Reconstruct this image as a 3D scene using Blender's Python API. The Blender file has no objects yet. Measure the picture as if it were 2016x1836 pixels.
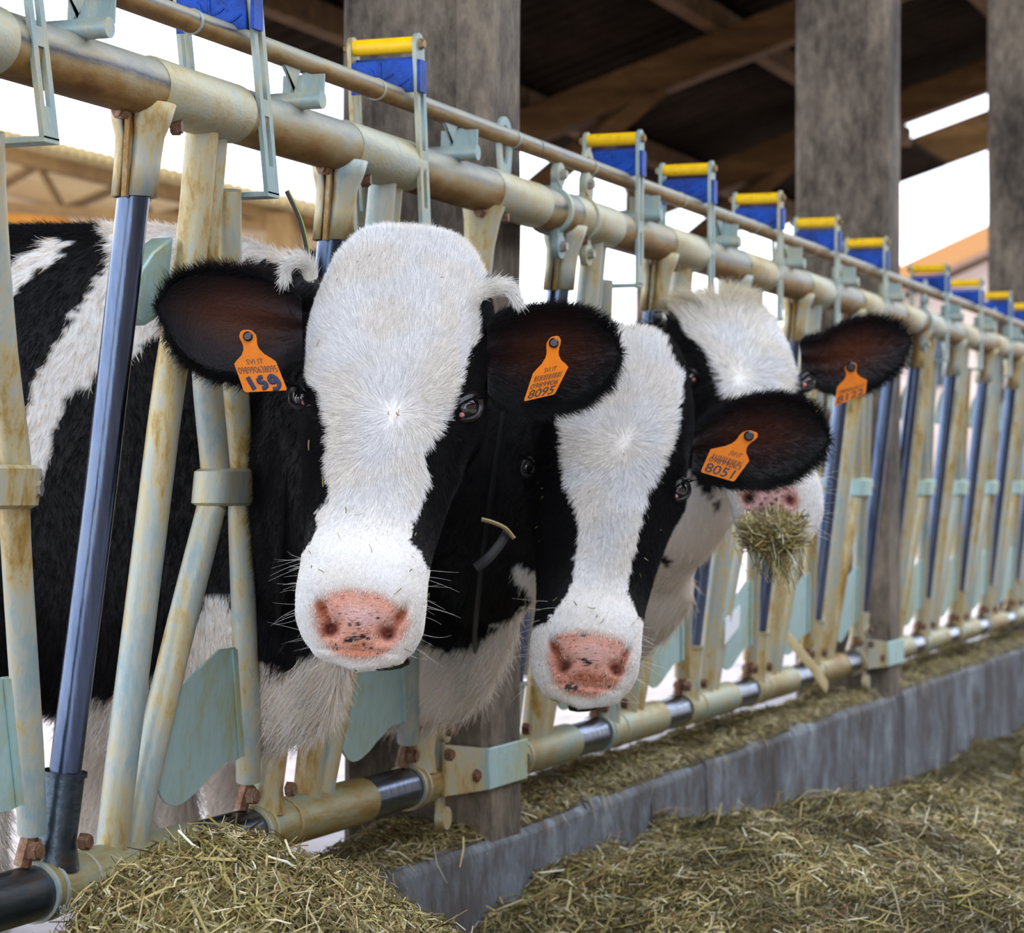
import bpy, math, random
import numpy as np
from mathutils import Vector, Matrix
R = random.Random(7)
NR = np.random.default_rng(7)
S = bpy.context.scene
COL = S.collection

# ------------------------------------------------------------------ camera, sky, sun, exposure
F = 5000.0; TH = math.atan(1879 / F); SN, CS = math.sin(TH), math.cos(TH)
XC, ZC, CX, HY = 1.44, 0.90, 1008, 961           # camera stands 1.44 m from the fence, 0.9 m high
cd = bpy.data.cameras.new('camera'); cam = bpy.data.objects.new('camera', cd); COL.objects.link(cam)
cam.location = (XC, 0, ZC); cam.rotation_euler = (math.pi / 2, 0, TH)
cd.sensor_width = 36; cd.lens = F / 2016 * 36; cd.shift_y = (HY - 918) / 2016
cd.clip_start = .05; cd.clip_end = 500
cd.dof.use_dof = True; cd.dof.focus_distance = 2.93; cd.dof.aperture_fstop = 9.5
S.camera = cam
S.view_settings.view_transform = 'Standard'; S.view_settings.look = 'None'
S.view_settings.exposure = 0.15; S.view_settings.gamma = 1
S.view_settings.use_curve_mapping = False
S.cycles.max_bounces = 6; S.cycles.diffuse_bounces = 3; S.cycles.glossy_bounces = 3
W = bpy.data.worlds.new('sky'); S.world = W; W.use_nodes = True
nt = W.node_tree; nt.nodes.clear()
wo = nt.nodes.new('ShaderNodeOutputWorld'); bg = nt.nodes.new('ShaderNodeBackground')
sky = nt.nodes.new('ShaderNodeTexSky'); sky.sky_type = 'NISHITA'; sky.sun_disc = False
sky.sun_elevation = math.radians(52); sky.sun_rotation = math.radians(280); sky.dust_density = 3; sky.air_density = 1.0
mx = nt.nodes.new('ShaderNodeMix'); mx.data_type = 'RGBA'; mx.inputs[0].default_value = .70
mx.inputs[7].default_value = (9.0, 9.6, 10.6, 1)    # bright haze over the blue
nt.links.new(sky.outputs[0], mx.inputs[6]); nt.links.new(mx.outputs[2], bg.inputs[0])
nt.links.new(bg.outputs[0], wo.inputs[0]); bg.inputs[1].default_value = .37
sd = bpy.data.lights.new('sun', 'SUN'); sd.energy = 3.0; sd.angle = math.radians(1.5); sd.color = (1, .93, .82)
sun = bpy.data.objects.new('sun', sd); COL.objects.link(sun)
sun.rotation_euler = Vector((-.62, .10, .78)).to_track_quat('Z', 'Y').to_euler()
sun.location = (-8, 2, 12)

# ------------------------------------------------------------------ helpers
def on_plane(px, py, X):                          # photo pixel -> world point on the plane x = X
    a = (px - CX) / F; t = (XC - X) / (SN - a * CS)
    return Vector((X, t * (CS + a * SN), ZC - (py - HY) / F * t))
def at(px, py, Z):                                # photo pixel at distance Z
    a = (px - CX) / F
    return Vector((XC + Z * (-SN + a * CS), Z * (CS + a * SN), ZC - (py - HY) / F * Z))
def proj(P):
    P = np.asarray(P, float); dx = P[..., 0] - XC; Z = -SN * dx + CS * P[..., 1]
    return CX + F * (CS * dx + SN * P[..., 1]) / Z, HY - F * (P[..., 2] - ZC) / Z, Z
def V(*a): return Vector(a)
def nodes(name):
    m = bpy.data.materials.new(name); m.use_nodes = True
    n = m.node_tree.nodes; return m, n, m.node_tree.links, n['Principled BSDF']
def ramp(n, stops):
    r = n.new('ShaderNodeValToRGB'); e = r.color_ramp.elements
    while len(e) < len(stops): e.new(.5)
    for k, (p, c) in enumerate(stops): e[k].position = p; e[k].color = (*c, 1)
    return r
def mat(name, stops, scale=8, rough=.6, metal=0, bump=.0, bscale=60, stretch=(1, 1, 1), detail=8, spec=.5, rot=(0, 0, 0), fine=9):
    m, n, l, b = nodes(name)
    if len(stops) == 3 and not hasattr(stops[0], '__len__'): b.inputs['Base Color'].default_value = (*stops, 1)
    tc = n.new('ShaderNodeTexCoord'); mp = n.new('ShaderNodeMapping')
    mp.inputs['Scale'].default_value = stretch; mp.inputs['Rotation'].default_value = rot
    l.new(tc.outputs['Object'], mp.inputs[0])
    if hasattr(stops[0], '__len__'):
        t = n.new('ShaderNodeTexNoise'); t.inputs['Scale'].default_value = scale; t.inputs['Detail'].default_value = detail
        t.inputs['Roughness'].default_value = .65
        l.new(mp.outputs[0], t.inputs[0]); r = ramp(n, stops)
        tb = n.new('ShaderNodeTexNoise'); tb.inputs['Scale'].default_value = scale * fine; tb.inputs['Detail'].default_value = 5; tb.inputs['Roughness'].default_value = .7; l.new(mp.outputs[0], tb.inputs[0])
        mm = n.new('ShaderNodeMix'); mm.inputs[0].default_value = .38; l.new(t.outputs[0], mm.inputs[2]); l.new(tb.outputs[0], mm.inputs[3])
        ms = n.new('ShaderNodeMapRange'); ms.inputs[1].default_value = .34; ms.inputs[2].default_value = .66; ms.inputs[3].default_value = .28; ms.inputs[4].default_value = .76; l.new(mm.outputs[0], ms.inputs[0])
        l.new(ms.outputs[0], r.inputs[0]); l.new(r.outputs[0], b.inputs['Base Color'])
    b.inputs['Roughness'].default_value = rough; b.inputs['Metallic'].default_value = metal
    b.inputs['Specular IOR Level'].default_value = spec
    if bump:
        t2 = n.new('ShaderNodeTexNoise'); t2.inputs['Scale'].default_value = bscale; t2.inputs['Detail'].default_value = 6
        l.new(mp.outputs[0], t2.inputs[0]); bp = n.new('ShaderNodeBump'); bp.inputs['Strength'].default_value = bump
        bp.inputs['Distance'].default_value = .01; l.new(t2.outputs[0], bp.inputs['Height']); l.new(bp.outputs[0], b.inputs['Normal'])
    return m
def attr_mat(name, rough=.6, spec=.4, attr='Col', bump=0, bscale=200, sheen=0, trans=0):
    m, n, l, b = nodes(name)
    a = n.new('ShaderNodeAttribute'); a.attribute_name = attr; l.new(a.outputs['Color'], b.inputs['Base Color'])
    b.inputs['Roughness'].default_value = rough; b.inputs['Specular IOR Level'].default_value = spec
    if bump:
        tc = n.new('ShaderNodeTexCoord'); t2 = n.new('ShaderNodeTexNoise'); t2.inputs['Scale'].default_value = bscale
        t2.inputs['Detail'].default_value = 5
        l.new(tc.outputs['Object'], t2.inputs[0]); bp = n.new('ShaderNodeBump'); bp.inputs['Strength'].default_value = bump
        bp.inputs['Distance'].default_value = .004; l.new(t2.outputs[0], bp.inputs['Height']); l.new(bp.outputs[0], b.inputs['Normal'])
    return m

class MB:                                         # collects verts and faces, links them as one mesh
    def __init__(s): s.v = []; s.f = []; s.m = []; s.mi = 0
    def add(s, vs, fs):
        o = len(s.v); s.v += [tuple(p) for p in vs]; s.f += [tuple(i + o for i in f) for f in fs]; s.m += [s.mi] * len(fs); return s
    def box(s, lo, hi, M=None):
        a, b = lo, hi
        vs = [V(x, y, z) for x in (a[0], b[0]) for y in (a[1], b[1]) for z in (a[2], b[2])]
        if M: vs = [M @ p for p in vs]
        return s.add(vs, [(0, 1, 3, 2), (4, 6, 7, 5), (0, 4, 5, 1), (2, 3, 7, 6), (0, 2, 6, 4), (1, 5, 7, 3)])
    def tube(s, pts, r, n=16, cap=True, r2=None, up=None):
        pts = [Vector(p) for p in pts]; rs = r if hasattr(r, '__len__') else [r] * len(pts)
        rings = []; ref = Vector(up) if up else V(.13, .31, .94)
        for i, p in enumerate(pts):
            t = (pts[min(i + 1, len(pts) - 1)] - pts[max(i - 1, 0)]).normalized()
            a = t.cross(ref)
            if a.length < 1e-3: a = t.cross(V(1, 0, 0))
            a.normalize(); b = t.cross(a)
            rr2 = rs[i] * (r2 or 1)
            rings.append([p + a * math.cos(2 * math.pi * k / n) * rs[i] + b * math.sin(2 * math.pi * k / n) * rr2 for k in range(n)])
        vs = [q for g in rings for q in g]; fs = []
        for i in range(len(pts) - 1):
            for k in range(n):
                k2 = (k + 1) % n; fs.append((i * n + k, i * n + k2, (i + 1) * n + k2, (i + 1) * n + k))
        if cap: fs.append(tuple(range(n))[::-1]); fs.append(tuple(range((len(pts) - 1) * n, len(pts) * n)))
        return s.add(vs, fs)
    def prism(s, poly, off):                      # 3d polygon + thickness vector
        n = len(poly); off = Vector(off); vs = [Vector(p) for p in poly] + [Vector(p) + off for p in poly]
        return s.add(vs, [tuple(range(n)), tuple(range(2 * n - 1, n - 1, -1))] + [(i, i + n, (i + 1) % n + n, (i + 1) % n) for i in range(n)])
    def slab_hole(s, outer, inner, off):          # matching-length loops
        n = len(outer); off = Vector(off)
        vs = [Vector(p) for p in outer] + [Vector(p) for p in inner]; vs += [p + off for p in vs]
        fs = []
        for i in range(n):
            j = (i + 1) % n
            fs += [(i, j, n + j, n + i), (2 * n + j, 2 * n + i, 3 * n + i, 3 * n + j), (j, i, 2 * n + i, 2 * n + j), (n + i, n + j, 3 * n + j, 3 * n + i)]
        return s.add(vs, fs)
    def bolt(s, p, d, r=.009, h=.008, n=6):
        p = Vector(p); d = Vector(d).normalized()
        s.tube([p, p + d * h], r, n); return s.tube([p + d * h, p + d * (h + .003)], r * .8, n)
    def build(s, name, mats, parent=None, smooth=True, bev=0):
        me = bpy.data.meshes.new(name); me.from_pydata(s.v, [], s.f); me.validate()
        mats = mats if isinstance(mats, (list, tuple)) else [mats]
        for m in mats: me.materials.append(m)
        if len(mats) > 1 and len(s.m) == len(me.polygons): me.polygons.foreach_set('material_index', s.m)
        o = bpy.data.objects.new(name, me); COL.objects.link(o)
        if bev:
            md = o.modifiers.new('bevel', 'BEVEL'); md.width = bev; md.segments = 2; md.limit_method = 'ANGLE'
        if smooth:
            me.shade_smooth() if hasattr(me, 'shade_smooth') else None
            me.set_sharp_from_angle(angle=math.radians(38))
        if parent:
            o.parent = parent; o.matrix_parent_inverse = Matrix.Translation(-parent.location)
        return o
def bolts(parent, m, specs, name='bolt', fix=None):   # each bolt an object of its own
    for sp in specs:
        o = MB().bolt(*sp).build(name, m, parent)
        if fix: fix(o)
def tag(o, label=None, cat=None, group=None, kind=None):
    for k, v in (('label', label), ('category', cat), ('group', group), ('kind', kind)):
        if v: o[k] = v
    return o
def empty(name, loc=(0, 0, 0)):
    o = bpy.data.objects.new(name, None); o.location = loc; o.empty_display_size = .1; COL.objects.link(o); return o
def adopt(o, parent):
    o.parent = parent; o.matrix_parent_inverse = Matrix.Translation(-parent.location); return o
def spline(pts, n=6):                             # Catmull-Rom through points
    P = [Vector(p) for p in pts]; P = [P[0] * 2 - P[1]] + P + [P[-1] * 2 - P[-2]]; out = []
    for i in range(1, len(P) - 2):
        for k in range(n):
            t = k / n; a, b, c, d = P[i - 1], P[i], P[i + 1], P[i + 2]
            out.append(.5 * ((2 * b) + (c - a) * t + (2 * a - 5 * b + 4 * c - d) * t * t + (3 * b - a - 3 * c + d) * t ** 3))
    return out + [P[-2]]
def np_mesh(name, verts, faces, mats, col=None, parent=None, smooth=True):
    me = bpy.data.meshes.new(name); nv, nf = len(verts), len(faces); k = faces.shape[1]
    me.vertices.add(nv); me.vertices.foreach_set('co', np.ascontiguousarray(verts, dtype=np.float32).ravel())
    me.loops.add(nf * k); me.loops.foreach_set('vertex_index', np.ascontiguousarray(faces, dtype=np.int32).ravel())
    me.polygons.add(nf); me.polygons.foreach_set('loop_start', np.arange(0, nf * k, k, dtype=np.int32))
    me.update(calc_edges=True)
    if col is not None:
        a = me.color_attributes.new('Col', 'FLOAT_COLOR', 'POINT')
        c4 = np.ones((nv, 4), np.float32); c4[:, :3] = col; a.data.foreach_set('color', c4.ravel())
    for m in mats if isinstance(mats, (list, tuple)) else [mats]: me.materials.append(m)
    if smooth: me.shade_smooth()
    o = bpy.data.objects.new(name, me); COL.objects.link(o)
    if parent: adopt(o, parent)
    return o
def inpoly(x, y, poly):
    x = np.asarray(x); y = np.asarray(y); ins = np.zeros(x.shape, bool); n = len(poly)
    for i in range(n):
        x1, y1 = poly[i]; x2, y2 = poly[(i + 1) % n]
        if y1 == y2: continue
        c = ((y1 > y) != (y2 > y)) & (x < (x2 - x1) * (y - y1) / (y2 - y1) + x1); ins ^= c
    return ins
def vnoise(P, freq, seed=0):                      # cheap smooth noise, about -1..1
    rs = np.random.default_rng(seed); out = np.zeros(len(P))
    for k in range(6):
        d = rs.normal(size=3); d /= np.linalg.norm(d); f = freq * rs.uniform(.6, 1.7)
        out += np.sin(P @ d * f * 6.28 + rs.uniform(0, 6.28) + 1.3 * np.sin(P @ rs.normal(size=3) * freq * 3))
    return out / 3

# ------------------------------------------------------------------ materials
BLU, OCH, PAL, RUS = (.27, .37, .36), (.33, .225, .075), (.46, .45, .34), (.16, .07, .025)
def steel(name, stops, scale=5, stretch=(1, 1, .35), rough=.5, gain=.92):
    def tone(c):
        g = sum(c) / 3; return tuple(max(.004, (g + (k - g) * 1.28) * gain) for k in c)
    return mat(name, [(p, tone(c)) for p, c in stops], scale, rough, .35, .12, 260, stretch)
M = {}
M['sleeve'] = steel('welded sleeve steel', [(.30, (.30, .21, .08)), (.44, (.42, .36, .22)), (.57, (.44, .43, .33)), (.74, (.30, .36, .36))], 6, (1, .7, 1))
def rail_mat():
    m, n, l, b = nodes('rail steel, ochre below, worn dark streaks')
    tc = n.new('ShaderNodeTexCoord'); g = n.new('ShaderNodeNewGeometry'); sx = n.new('ShaderNodeSeparateXYZ'); l.new(g.outputs['Normal'], sx.inputs[0])
    mp = n.new('ShaderNodeMapping'); mp.inputs['Scale'].default_value = (1, .35, 1); l.new(tc.outputs['Object'], mp.inputs[0])
    def noise(sc, det=6, src=mp.outputs[0]):
        t = n.new('ShaderNodeTexNoise'); t.inputs['Scale'].default_value = sc; t.inputs['Detail'].default_value = det; t.inputs['Roughness'].default_value = .7; l.new(src, t.inputs[0]); return t.outputs[0]
    def mth(op, a, c, cl=False):
        q = n.new('ShaderNodeMath'); q.operation = op; q.use_clamp = cl
        for k, v_ in enumerate((a, c)):
            if hasattr(v_, 'links'): l.new(v_, q.inputs[k])
            else: q.inputs[k].default_value = v_
        return q.outputs[0]
    fine = noise(40); big = noise(5)
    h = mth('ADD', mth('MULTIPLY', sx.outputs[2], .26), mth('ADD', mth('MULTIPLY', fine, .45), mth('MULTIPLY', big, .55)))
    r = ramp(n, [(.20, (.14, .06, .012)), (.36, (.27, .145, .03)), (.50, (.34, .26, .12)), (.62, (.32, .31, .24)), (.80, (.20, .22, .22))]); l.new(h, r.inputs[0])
    # dark rubbed band at neck height on the aisle side, broken up along the rail
    d = mth('SUBTRACT', sx.outputs[2], .08); band = mth('SUBTRACT', 1.0, mth('MULTIPLY', mth('ABSOLUTE', mth('ADD', d, mth('MULTIPLY', mth('SUBTRACT', noise(9), .5), .9)), 0), 3.8), True)
    side = mth('MULTIPLY', mth('ADD', sx.outputs[0], -.3), 4.0, True)
    y = n.new('ShaderNodeSeparateXYZ'); l.new(tc.outputs['Object'], y.inputs[0])
    w = n.new('ShaderNodeTexNoise'); w.inputs['Scale'].default_value = 2.6; l.new(tc.outputs['Object'], w.inputs[0])
    am = mth('MULTIPLY', mth('MULTIPLY', band, side), mth('MULTIPLY', mth('SUBTRACT', w.outputs[0], .36), 7.0, True))
    mxx = n.new('ShaderNodeMix'); mxx.data_type = 'RGBA'; l.new(am, mxx.inputs[0]); l.new(r.outputs[0], mxx.inputs[6]); mxx.inputs[7].default_value = (.035, .04, .055, 1); l.new(mxx.outputs[2], b.inputs['Base Color'])
    l.new(mth('SUBTRACT', .55, mth('MULTIPLY', am, .22)), b.inputs['Roughness']); b.inputs['Metallic'].default_value = .35
    bp = n.new('ShaderNodeBump'); bp.inputs['Strength'].default_value = .25; bp.inputs['Distance'].default_value = .004; l.new(fine, bp.inputs['Height']); l.new(bp.outputs[0], b.inputs['Normal'])
    return m
M['rail'] = rail_mat()
M['tube'] = steel('dusty galvanised tube', [(.28, (.22, .12, .04)), (.39, (.38, .27, .12)), (.48, (.50, .43, .27)), (.56, (.46, .47, .41)), (.70, (.31, .40, .42))], 8)
M['flat'] = steel('galvanised flat bar', [(.30, OCH), (.42, PAL), (.56, (.34, .42, .42)), (.75, BLU)], 9)
M['plate'] = steel('pale galvanised sheet', [(.30, (.33, .27, .12)), (.42, (.31, .36, .27)), (.54, (.32, .43, .43)), (.8, (.37, .49, .51))], 7, (1, 1, .5), gain=1.35)
M['brown'] = steel('rust stained bracket steel', [(.3, RUS), (.5, (.28, .17, .07)), (.7, PAL)], 16)
M['chrome'] = mat('steel worn bright by necks', [(.35, (.035, .05, .09)), (.6, (.10, .13, .20)), (.8, (.15, .12, .07))], 6, .24, 1, .06, 120, (1, 1, .12))
M['dark'] = mat('blackened worn steel', [(.35, (.02, .035, .05)), (.65, (.07, .09, .11)), (.85, (.20, .13, .06))], 6, .3, .8, .1, 120, (1, .2, 1))
M['bolt'] = mat('rusty bolt', [(.35, (.10, .04, .02)), (.6, (.25, .14, .08)), (.8, (.35, .33, .3))], 90, .5, .5)
M['boltb'] = mat('bright bolt', [(.35, (.30, .27, .22)), (.7, (.5, .48, .44))], 90, .35, .8)
M['yellow'] = mat('yellow plastic', [(.3, (.35, .16, .0)), (.42, (.85, .50, .0)), (.8, (.95, .62, .0))], 45, .45)
M['blue'] = mat('blue plastic', [(.3, (.0, .012, .09)), (.6, (.0, .06, .40))], 25, .5, spec=.3)
M['orange'] = mat('orange ear tag plastic', [(.3, (.62, .145, .002)), (.7, (.74, .20, .003))], 60, .5, spec=.25)
M['ink'] = mat('printed black ink', (.05, .03, .03), rough=.6)
M['marker'] = mat('dark blue marker ink', (.004, .006, .05), rough=.5)
M['black'] = mat('black plastic', (.006, .006, .008), rough=.25)
M['strap'] = mat('black and yellow neck strap', (.012, .012, .012), rough=.6)
M['strapy'] = mat('yellow strap edge', (.30, .30, .01), rough=.6)
M['conc'] = mat('weathered concrete', [(.32, (.02, .016, .012)), (.44, (.065, .05, .038)), (.56, (.13, .105, .08)), (.72, (.24, .19, .14))], 5.2, .9, 0, .6, 45, (1, 1, .45))
M['curb'] = mat('stained curb concrete', [(.30, (.05, .042, .042)), (.45, (.085, .078, .08)), (.58, (.15, .165, .19)), (.74, (.32, .37, .41))], 3.4, .9, 0, .5, 45, (1, 1.2, .65), fine=5)
M['floor'] = mat('pale concrete yard', [(.3, (.30, .27, .27)), (.7, (.55, .52, .56))], 6, .9, 0, .4, 30)
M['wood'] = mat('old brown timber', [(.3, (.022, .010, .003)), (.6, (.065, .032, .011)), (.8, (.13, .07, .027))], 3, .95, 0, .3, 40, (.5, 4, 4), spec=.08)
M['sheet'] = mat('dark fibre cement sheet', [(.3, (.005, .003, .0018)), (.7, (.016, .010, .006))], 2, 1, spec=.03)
M['eye'] = mat('wet dark eye', (.004, .003, .004), rough=.04, spec=.9)
M['lid'] = mat('black eyelid skin', (.008, .006, .007), rough=.35)
M['pinkskin'] = mat('pink skin', (.70, .24, .24), rough=.3)
M['cow'] = attr_mat('cow skin and coat', .62, .3, bump=.35, bscale=260)
M['nose'] = attr_mat('moist nose skin', .36, .5, bump=.55, bscale=420)
M['fur'] = attr_mat('hair', .5, .12, attr='hair')
M['hay'] = attr_mat('chopped hay', .55, .35)
M['haybase'] = mat('packed hay', [(.35, (.035, .026, .008)), (.6, (.12, .09, .03)), (.8, (.22, .17, .06))], 60, .95, 0, 1, 150)
M['farwood'] = mat('ochre far timber', [(.3, (.10, .05, .014)), (.7, (.26, .15, .05))], 2, .9)  # ochre brown is the timber's own colour
M['farroof'] = mat('far corrugated roof', [(.3, (.26, .18, .07)), (.7, (.42, .32, .15))], 2, .9)
M['farwall'] = mat('orange plaster wall', [(.3, (.50, .20, .02)), (.7, (.66, .30, .05))], 1, .9)
M['pinkwall'] = mat('pink plaster wall', [(.3, (.50, .38, .32)), (.7, (.66, .54, .47))], .6, .9)
M['silo'] = mat('pale grey silo sheet', (.62, .66, .72), rough=.5)
M['tree'] = mat('distant foliage', [(.3, (.25, .3, .3)), (.7, (.45, .5, .5))], 2, .9)
M['paper'] = mat('white paper label', (.75, .8, .85), rough=.6)
M['lath'] = mat('pale dry stalk', [(.3, (.35, .27, .12)), (.7, (.55, .45, .24))], 8, .8)

# ------------------------------------------------------------------ the setting
def struct(o): o['kind'] = 'structure'; return o
g = MB().add([(-60, -10, 0), (60, -10, 0), (60, 120, 0), (-60, 120, 0)], [(0, 1, 2, 3)])
struct(g.build('floor', M['floor'], smooth=False))

# feed curb, in cast lengths
cuts = [1.0, 3.0, 4.95, 6.86, 8.8, 10.9, 13.0, 15.4, 18.6]
curb = struct(empty('feed_curb', (-.09, 6, 0)))
for a, b in zip(cuts, cuts[1:]):
    n = 14; poly = [(-.185, .0), (-.185, .33), (-.17, .346), (-.012, .346), (0, .335), (.004, .0)]
    mb = MB(); ys = [a + .003 + (b - a - .006) * i / n for i in range(n + 1)]
    rr = np.random.default_rng(int(a * 10)); vs = []
    for y in ys:
        for k, (x, z) in enumerate(poly):
            j = rr.normal(0, .0025) if k in (3, 4) else 0
            vs.append((x + j, y, z + (rr.normal(0, .002) if k in (2, 3) else 0)))
    m = len(poly); fs = [(i * m + k, i * m + (k + 1) % m, (i + 1) * m + (k + 1) % m, (i + 1) * m + k) for i in range(n) for k in range(m)]
    fs += [tuple(range(m)), tuple(range(n * m, n * m + m))[::-1]]
    mb.add(vs, fs).build('curb_block', M['curb'], curb, bev=.004)

# roof of the cow shed: corrugated sheets on rafters and purlins
TR = .32
def rz(x): return 2.94 + TR * (x + 3.7)
ceil = struct(empty('ceiling', (-1.5, 9, 3.5)))
P_ = .177; y0, y1 = -2.0, 19.3
for sx0, sx1, y1 in ((-3.75, -2.3, 19.5), (-2.4, -.75, 17.4), (-.85, .65, 17.4)):
    n = int((y1 - y0) / P_ * 8); ys = np.linspace(y0, y1, n + 1); wv = .026 * np.cos(ys / P_ * 2 * math.pi)
    off = .0 if sx0 < -3 else (.012 if sx0 < -1 else .024)
    vs = []
    for x in (sx0, sx1):
        for t in (0, .007):
            vs.append(np.stack([np.full(n + 1, x), ys, rz(x) + wv + t + off], 1))
    vs = np.concatenate(vs); k = n + 1; i = np.arange(n)
    q = lambda a, b: np.stack([a * k + i, a * k + i + 1, b * k + i + 1, b * k + i], 1)
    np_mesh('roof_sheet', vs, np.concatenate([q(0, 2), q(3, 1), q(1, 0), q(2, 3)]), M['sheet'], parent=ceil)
PY = [.855, 3.82, 6.785, 12.715, 15.68]
for y in PY:
    d = .20; x0, x1 = -3.65, .60
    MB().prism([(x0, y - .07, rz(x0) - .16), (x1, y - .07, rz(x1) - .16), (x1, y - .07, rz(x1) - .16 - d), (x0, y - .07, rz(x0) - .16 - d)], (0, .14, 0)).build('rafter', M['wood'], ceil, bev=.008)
for x in (-3.30, -2.2, -1.1, .0):
    for a, b in zip([-2] + PY, PY + [19.5 if x < -2.4 else 17.4]):
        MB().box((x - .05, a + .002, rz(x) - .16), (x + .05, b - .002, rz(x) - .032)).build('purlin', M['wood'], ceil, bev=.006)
for y in PY[3:]:                                  # slanting braces under the rafters
    MB().tube([(-3.4, y, 2.35), (-2.5, y, rz(-2.5) - .30)], .07, 4, up=(0, 1, 0)).build('brace', M['wood'], ceil)
    MB().tube([(-3.35, y - 1.0, rz(-3.35) - .2), (-3.35, y, 2.2)], .06, 4, up=(1, 0, 0)).build('brace', M['wood'], ceil)
MB().prism([(-3.8, 19.62, rz(-3.8) + .34), (.7, 19.62, rz(.7) + .34), (.7, 19.62, rz(.7) + .04), (-3.8, 19.62, rz(-3.8) + .03)], (0, .06, 0)).build('gable_board', M['wood'], ceil)
for y in (12.71, 15.68):
    MB().box((-3.58, y - .07, 0), (-3.42, y + .07, 2.7)).build('back_post', M['conc'], ceil, bev=.01)

# unseen barn added across the alley, inferred from reflections, shaped to cut sky light
struct(MB().box((4.9, -6, 0), (5.1, 22, 3.3)).build('wall_unseen', mat('dark board wall', [(.3, (.10, .08, .065)), (.7, (.26, .21, .17))], 2, .9), smooth=False))
struct(MB().prism([(4.2, -6, 3.6), (5.6, -6, 3.2), (5.6, -6, 3.26), (4.2, -6, 3.66)], (0, 28, 0)).build('ceiling', M['sheet'], smooth=False))
# concrete pillars
pl = ['grey concrete pillar behind the first black and white cow', 'tall concrete pillar right of the third cow, with rust spots',
      'dark concrete pillar at the right edge of the photo', 'farther concrete pillar hidden beyond the right edge']
for k, (ya, yb) in enumerate([(3.742, 3.897), (6.70, 6.872), (9.655, 9.83), (12.62, 12.80)]):
    p = empty('concrete_pillar', (-.13, (ya + yb) / 2, 0)); tag(p, pl[k], 'pillar', 'concrete pillars along the feed fence')
    mb = MB(); c = .014; poly = []
    xs0, xs1 = -.262, -.005
    sec = [(xs0 + c, ya), (xs0 + .055, ya), (xs0 + .06, ya + .006), (xs1 - .06, ya + .006), (xs1 - .055, ya), (xs1 - c, ya), (xs1, ya + c), (xs1, yb - c), (xs1 - c, yb), (xs0 + c, yb), (xs0, yb - c), (xs0, ya + c)]
    top = 4.0; nz = 30; rr = np.random.default_rng(k)
    vs = []
    for i in range(nz + 1):
        z = top * i / nz
        for x, y in sec: vs.append((x + rr.normal(0, .0012), y + rr.normal(0, .0012), z))
    m = len(sec); fs = [(i * m + a, i * m + (a + 1) % m, (i + 1) * m + (a + 1) % m, (i + 1) * m + a) for i in range(nz) for a in range(m)]
    fs += [tuple(range(m))[::-1], tuple(range(nz * m, nz * m + m))]
    mb.add(vs, fs).build('shaft', M['conc'], p)
    mb = MB().box((xs0 - .008, ya - .008, 3.30), (xs1 + .008, yb + .008, 3.36)); mb.build('steel_cap', M['brown'], p, bev=.003)

# ------------------------------------------------------------------ far buildings
def pix_prism(poly, Z, dz): return [at(x, y, Z) for x, y in poly], V(-SN, CS, 0) * dz
b = empty('open_barn', at(150, 961, 22) - V(0, 0, .9))
tag(b, 'far open barn with ochre roof truss and orange wall, left behind the first cow', 'barn')
def beam(p, q, w, Z, name, m, dz=.25):
    p, q = Vector((p[0], p[1], 0)), Vector((q[0], q[1], 0)); d = (q - p).normalized(); n_ = Vector((-d.y, d.x, 0)) * w / 2
    pts, off = pix_prism([(c.x, c.y) for c in (p + n_, q + n_, q - n_, p - n_)], Z, dz); return MB().prism(pts, off).build(name, m, b, smooth=False)
beam((-420, 195), (650, 448), 34, 22, 'top_chord', M['farwood']); beam((-420, 372), (650, 452), 17, 22, 'bottom_chord', M['farwood'])
for a_, c_ in (((-60, 395), (70, 320)), ((70, 320), (120, 410)), ((120, 410), (250, 358)), ((250, 358), (300, 425)), ((300, 425), (420, 395))): beam(a_, c_, 9, 22.1, 'web_bar', M['farwood'])
pts, off = pix_prism([(-420, 160), (650, 414), (650, 428), (-420, 178)], 21.7, 12); MB().prism(pts, off).build('roof', M['farroof'], b, smooth=False)
mb = MB()
for k in range(60):
    x = -420 + 1070 * k / 59; y = 160 + 254 * k / 59; p = at(x, y, 21.6); q = at(x, y, 21.6) + V(-SN, CS, 0) * 12; mb.tube([p, q], .045, 6)
o_ = mb.build('roof_ribs', M['farroof'], b); o_['kind'] = 'stuff'
pts, off = pix_prism([(-420, 400), (100, 405), (140, 440), (330, 470), (330, 961 + 204), (-420, 961 + 204)], 28, .4); MB().prism(pts, off).build('end_wall', M['farwall'], b, smooth=False)
for x in (-420, 560): 
    p = at(x, 420, 22); MB().box((p.x - .12, p.y - .12, 0), (p.x + .12, p.y + .12, p.z)).build('post', M['farwood'], b)
pts, off = pix_prism([(-420, 455), (650, 470), (650, 600), (-420, 620)], 34, .3)
s = empty('grain_silo', at(622, 961, 44) - V(0, 0, .9)); tag(s, 'pale grey block-like silo standing behind the upper rails, left of the pillar', 'silo')
MB().box((-.60, -.5, 0), (.60, .5, 8.4)).build('body', M['silo'], s).matrix_parent_inverse = Matrix(); MB().box((-.64, -.54, 8.35), (.64, .54, 8.5)).build('roof_cap', M['silo'], s).matrix_parent_inverse = Matrix()
b = empty('farm_house', at(1900, 961, 34) - V(0, 0, .9)); tag(b, 'far pink-walled farm building with an orange-brown roof slope, right behind the fence', 'building')
pts, off = pix_prism([(1640, 610), (2100, 395), (2100, 1090), (1640, 1090)], 34.5, 6); MB().prism(pts, off).build('wall', M['pinkwall'], b, smooth=False)
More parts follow.
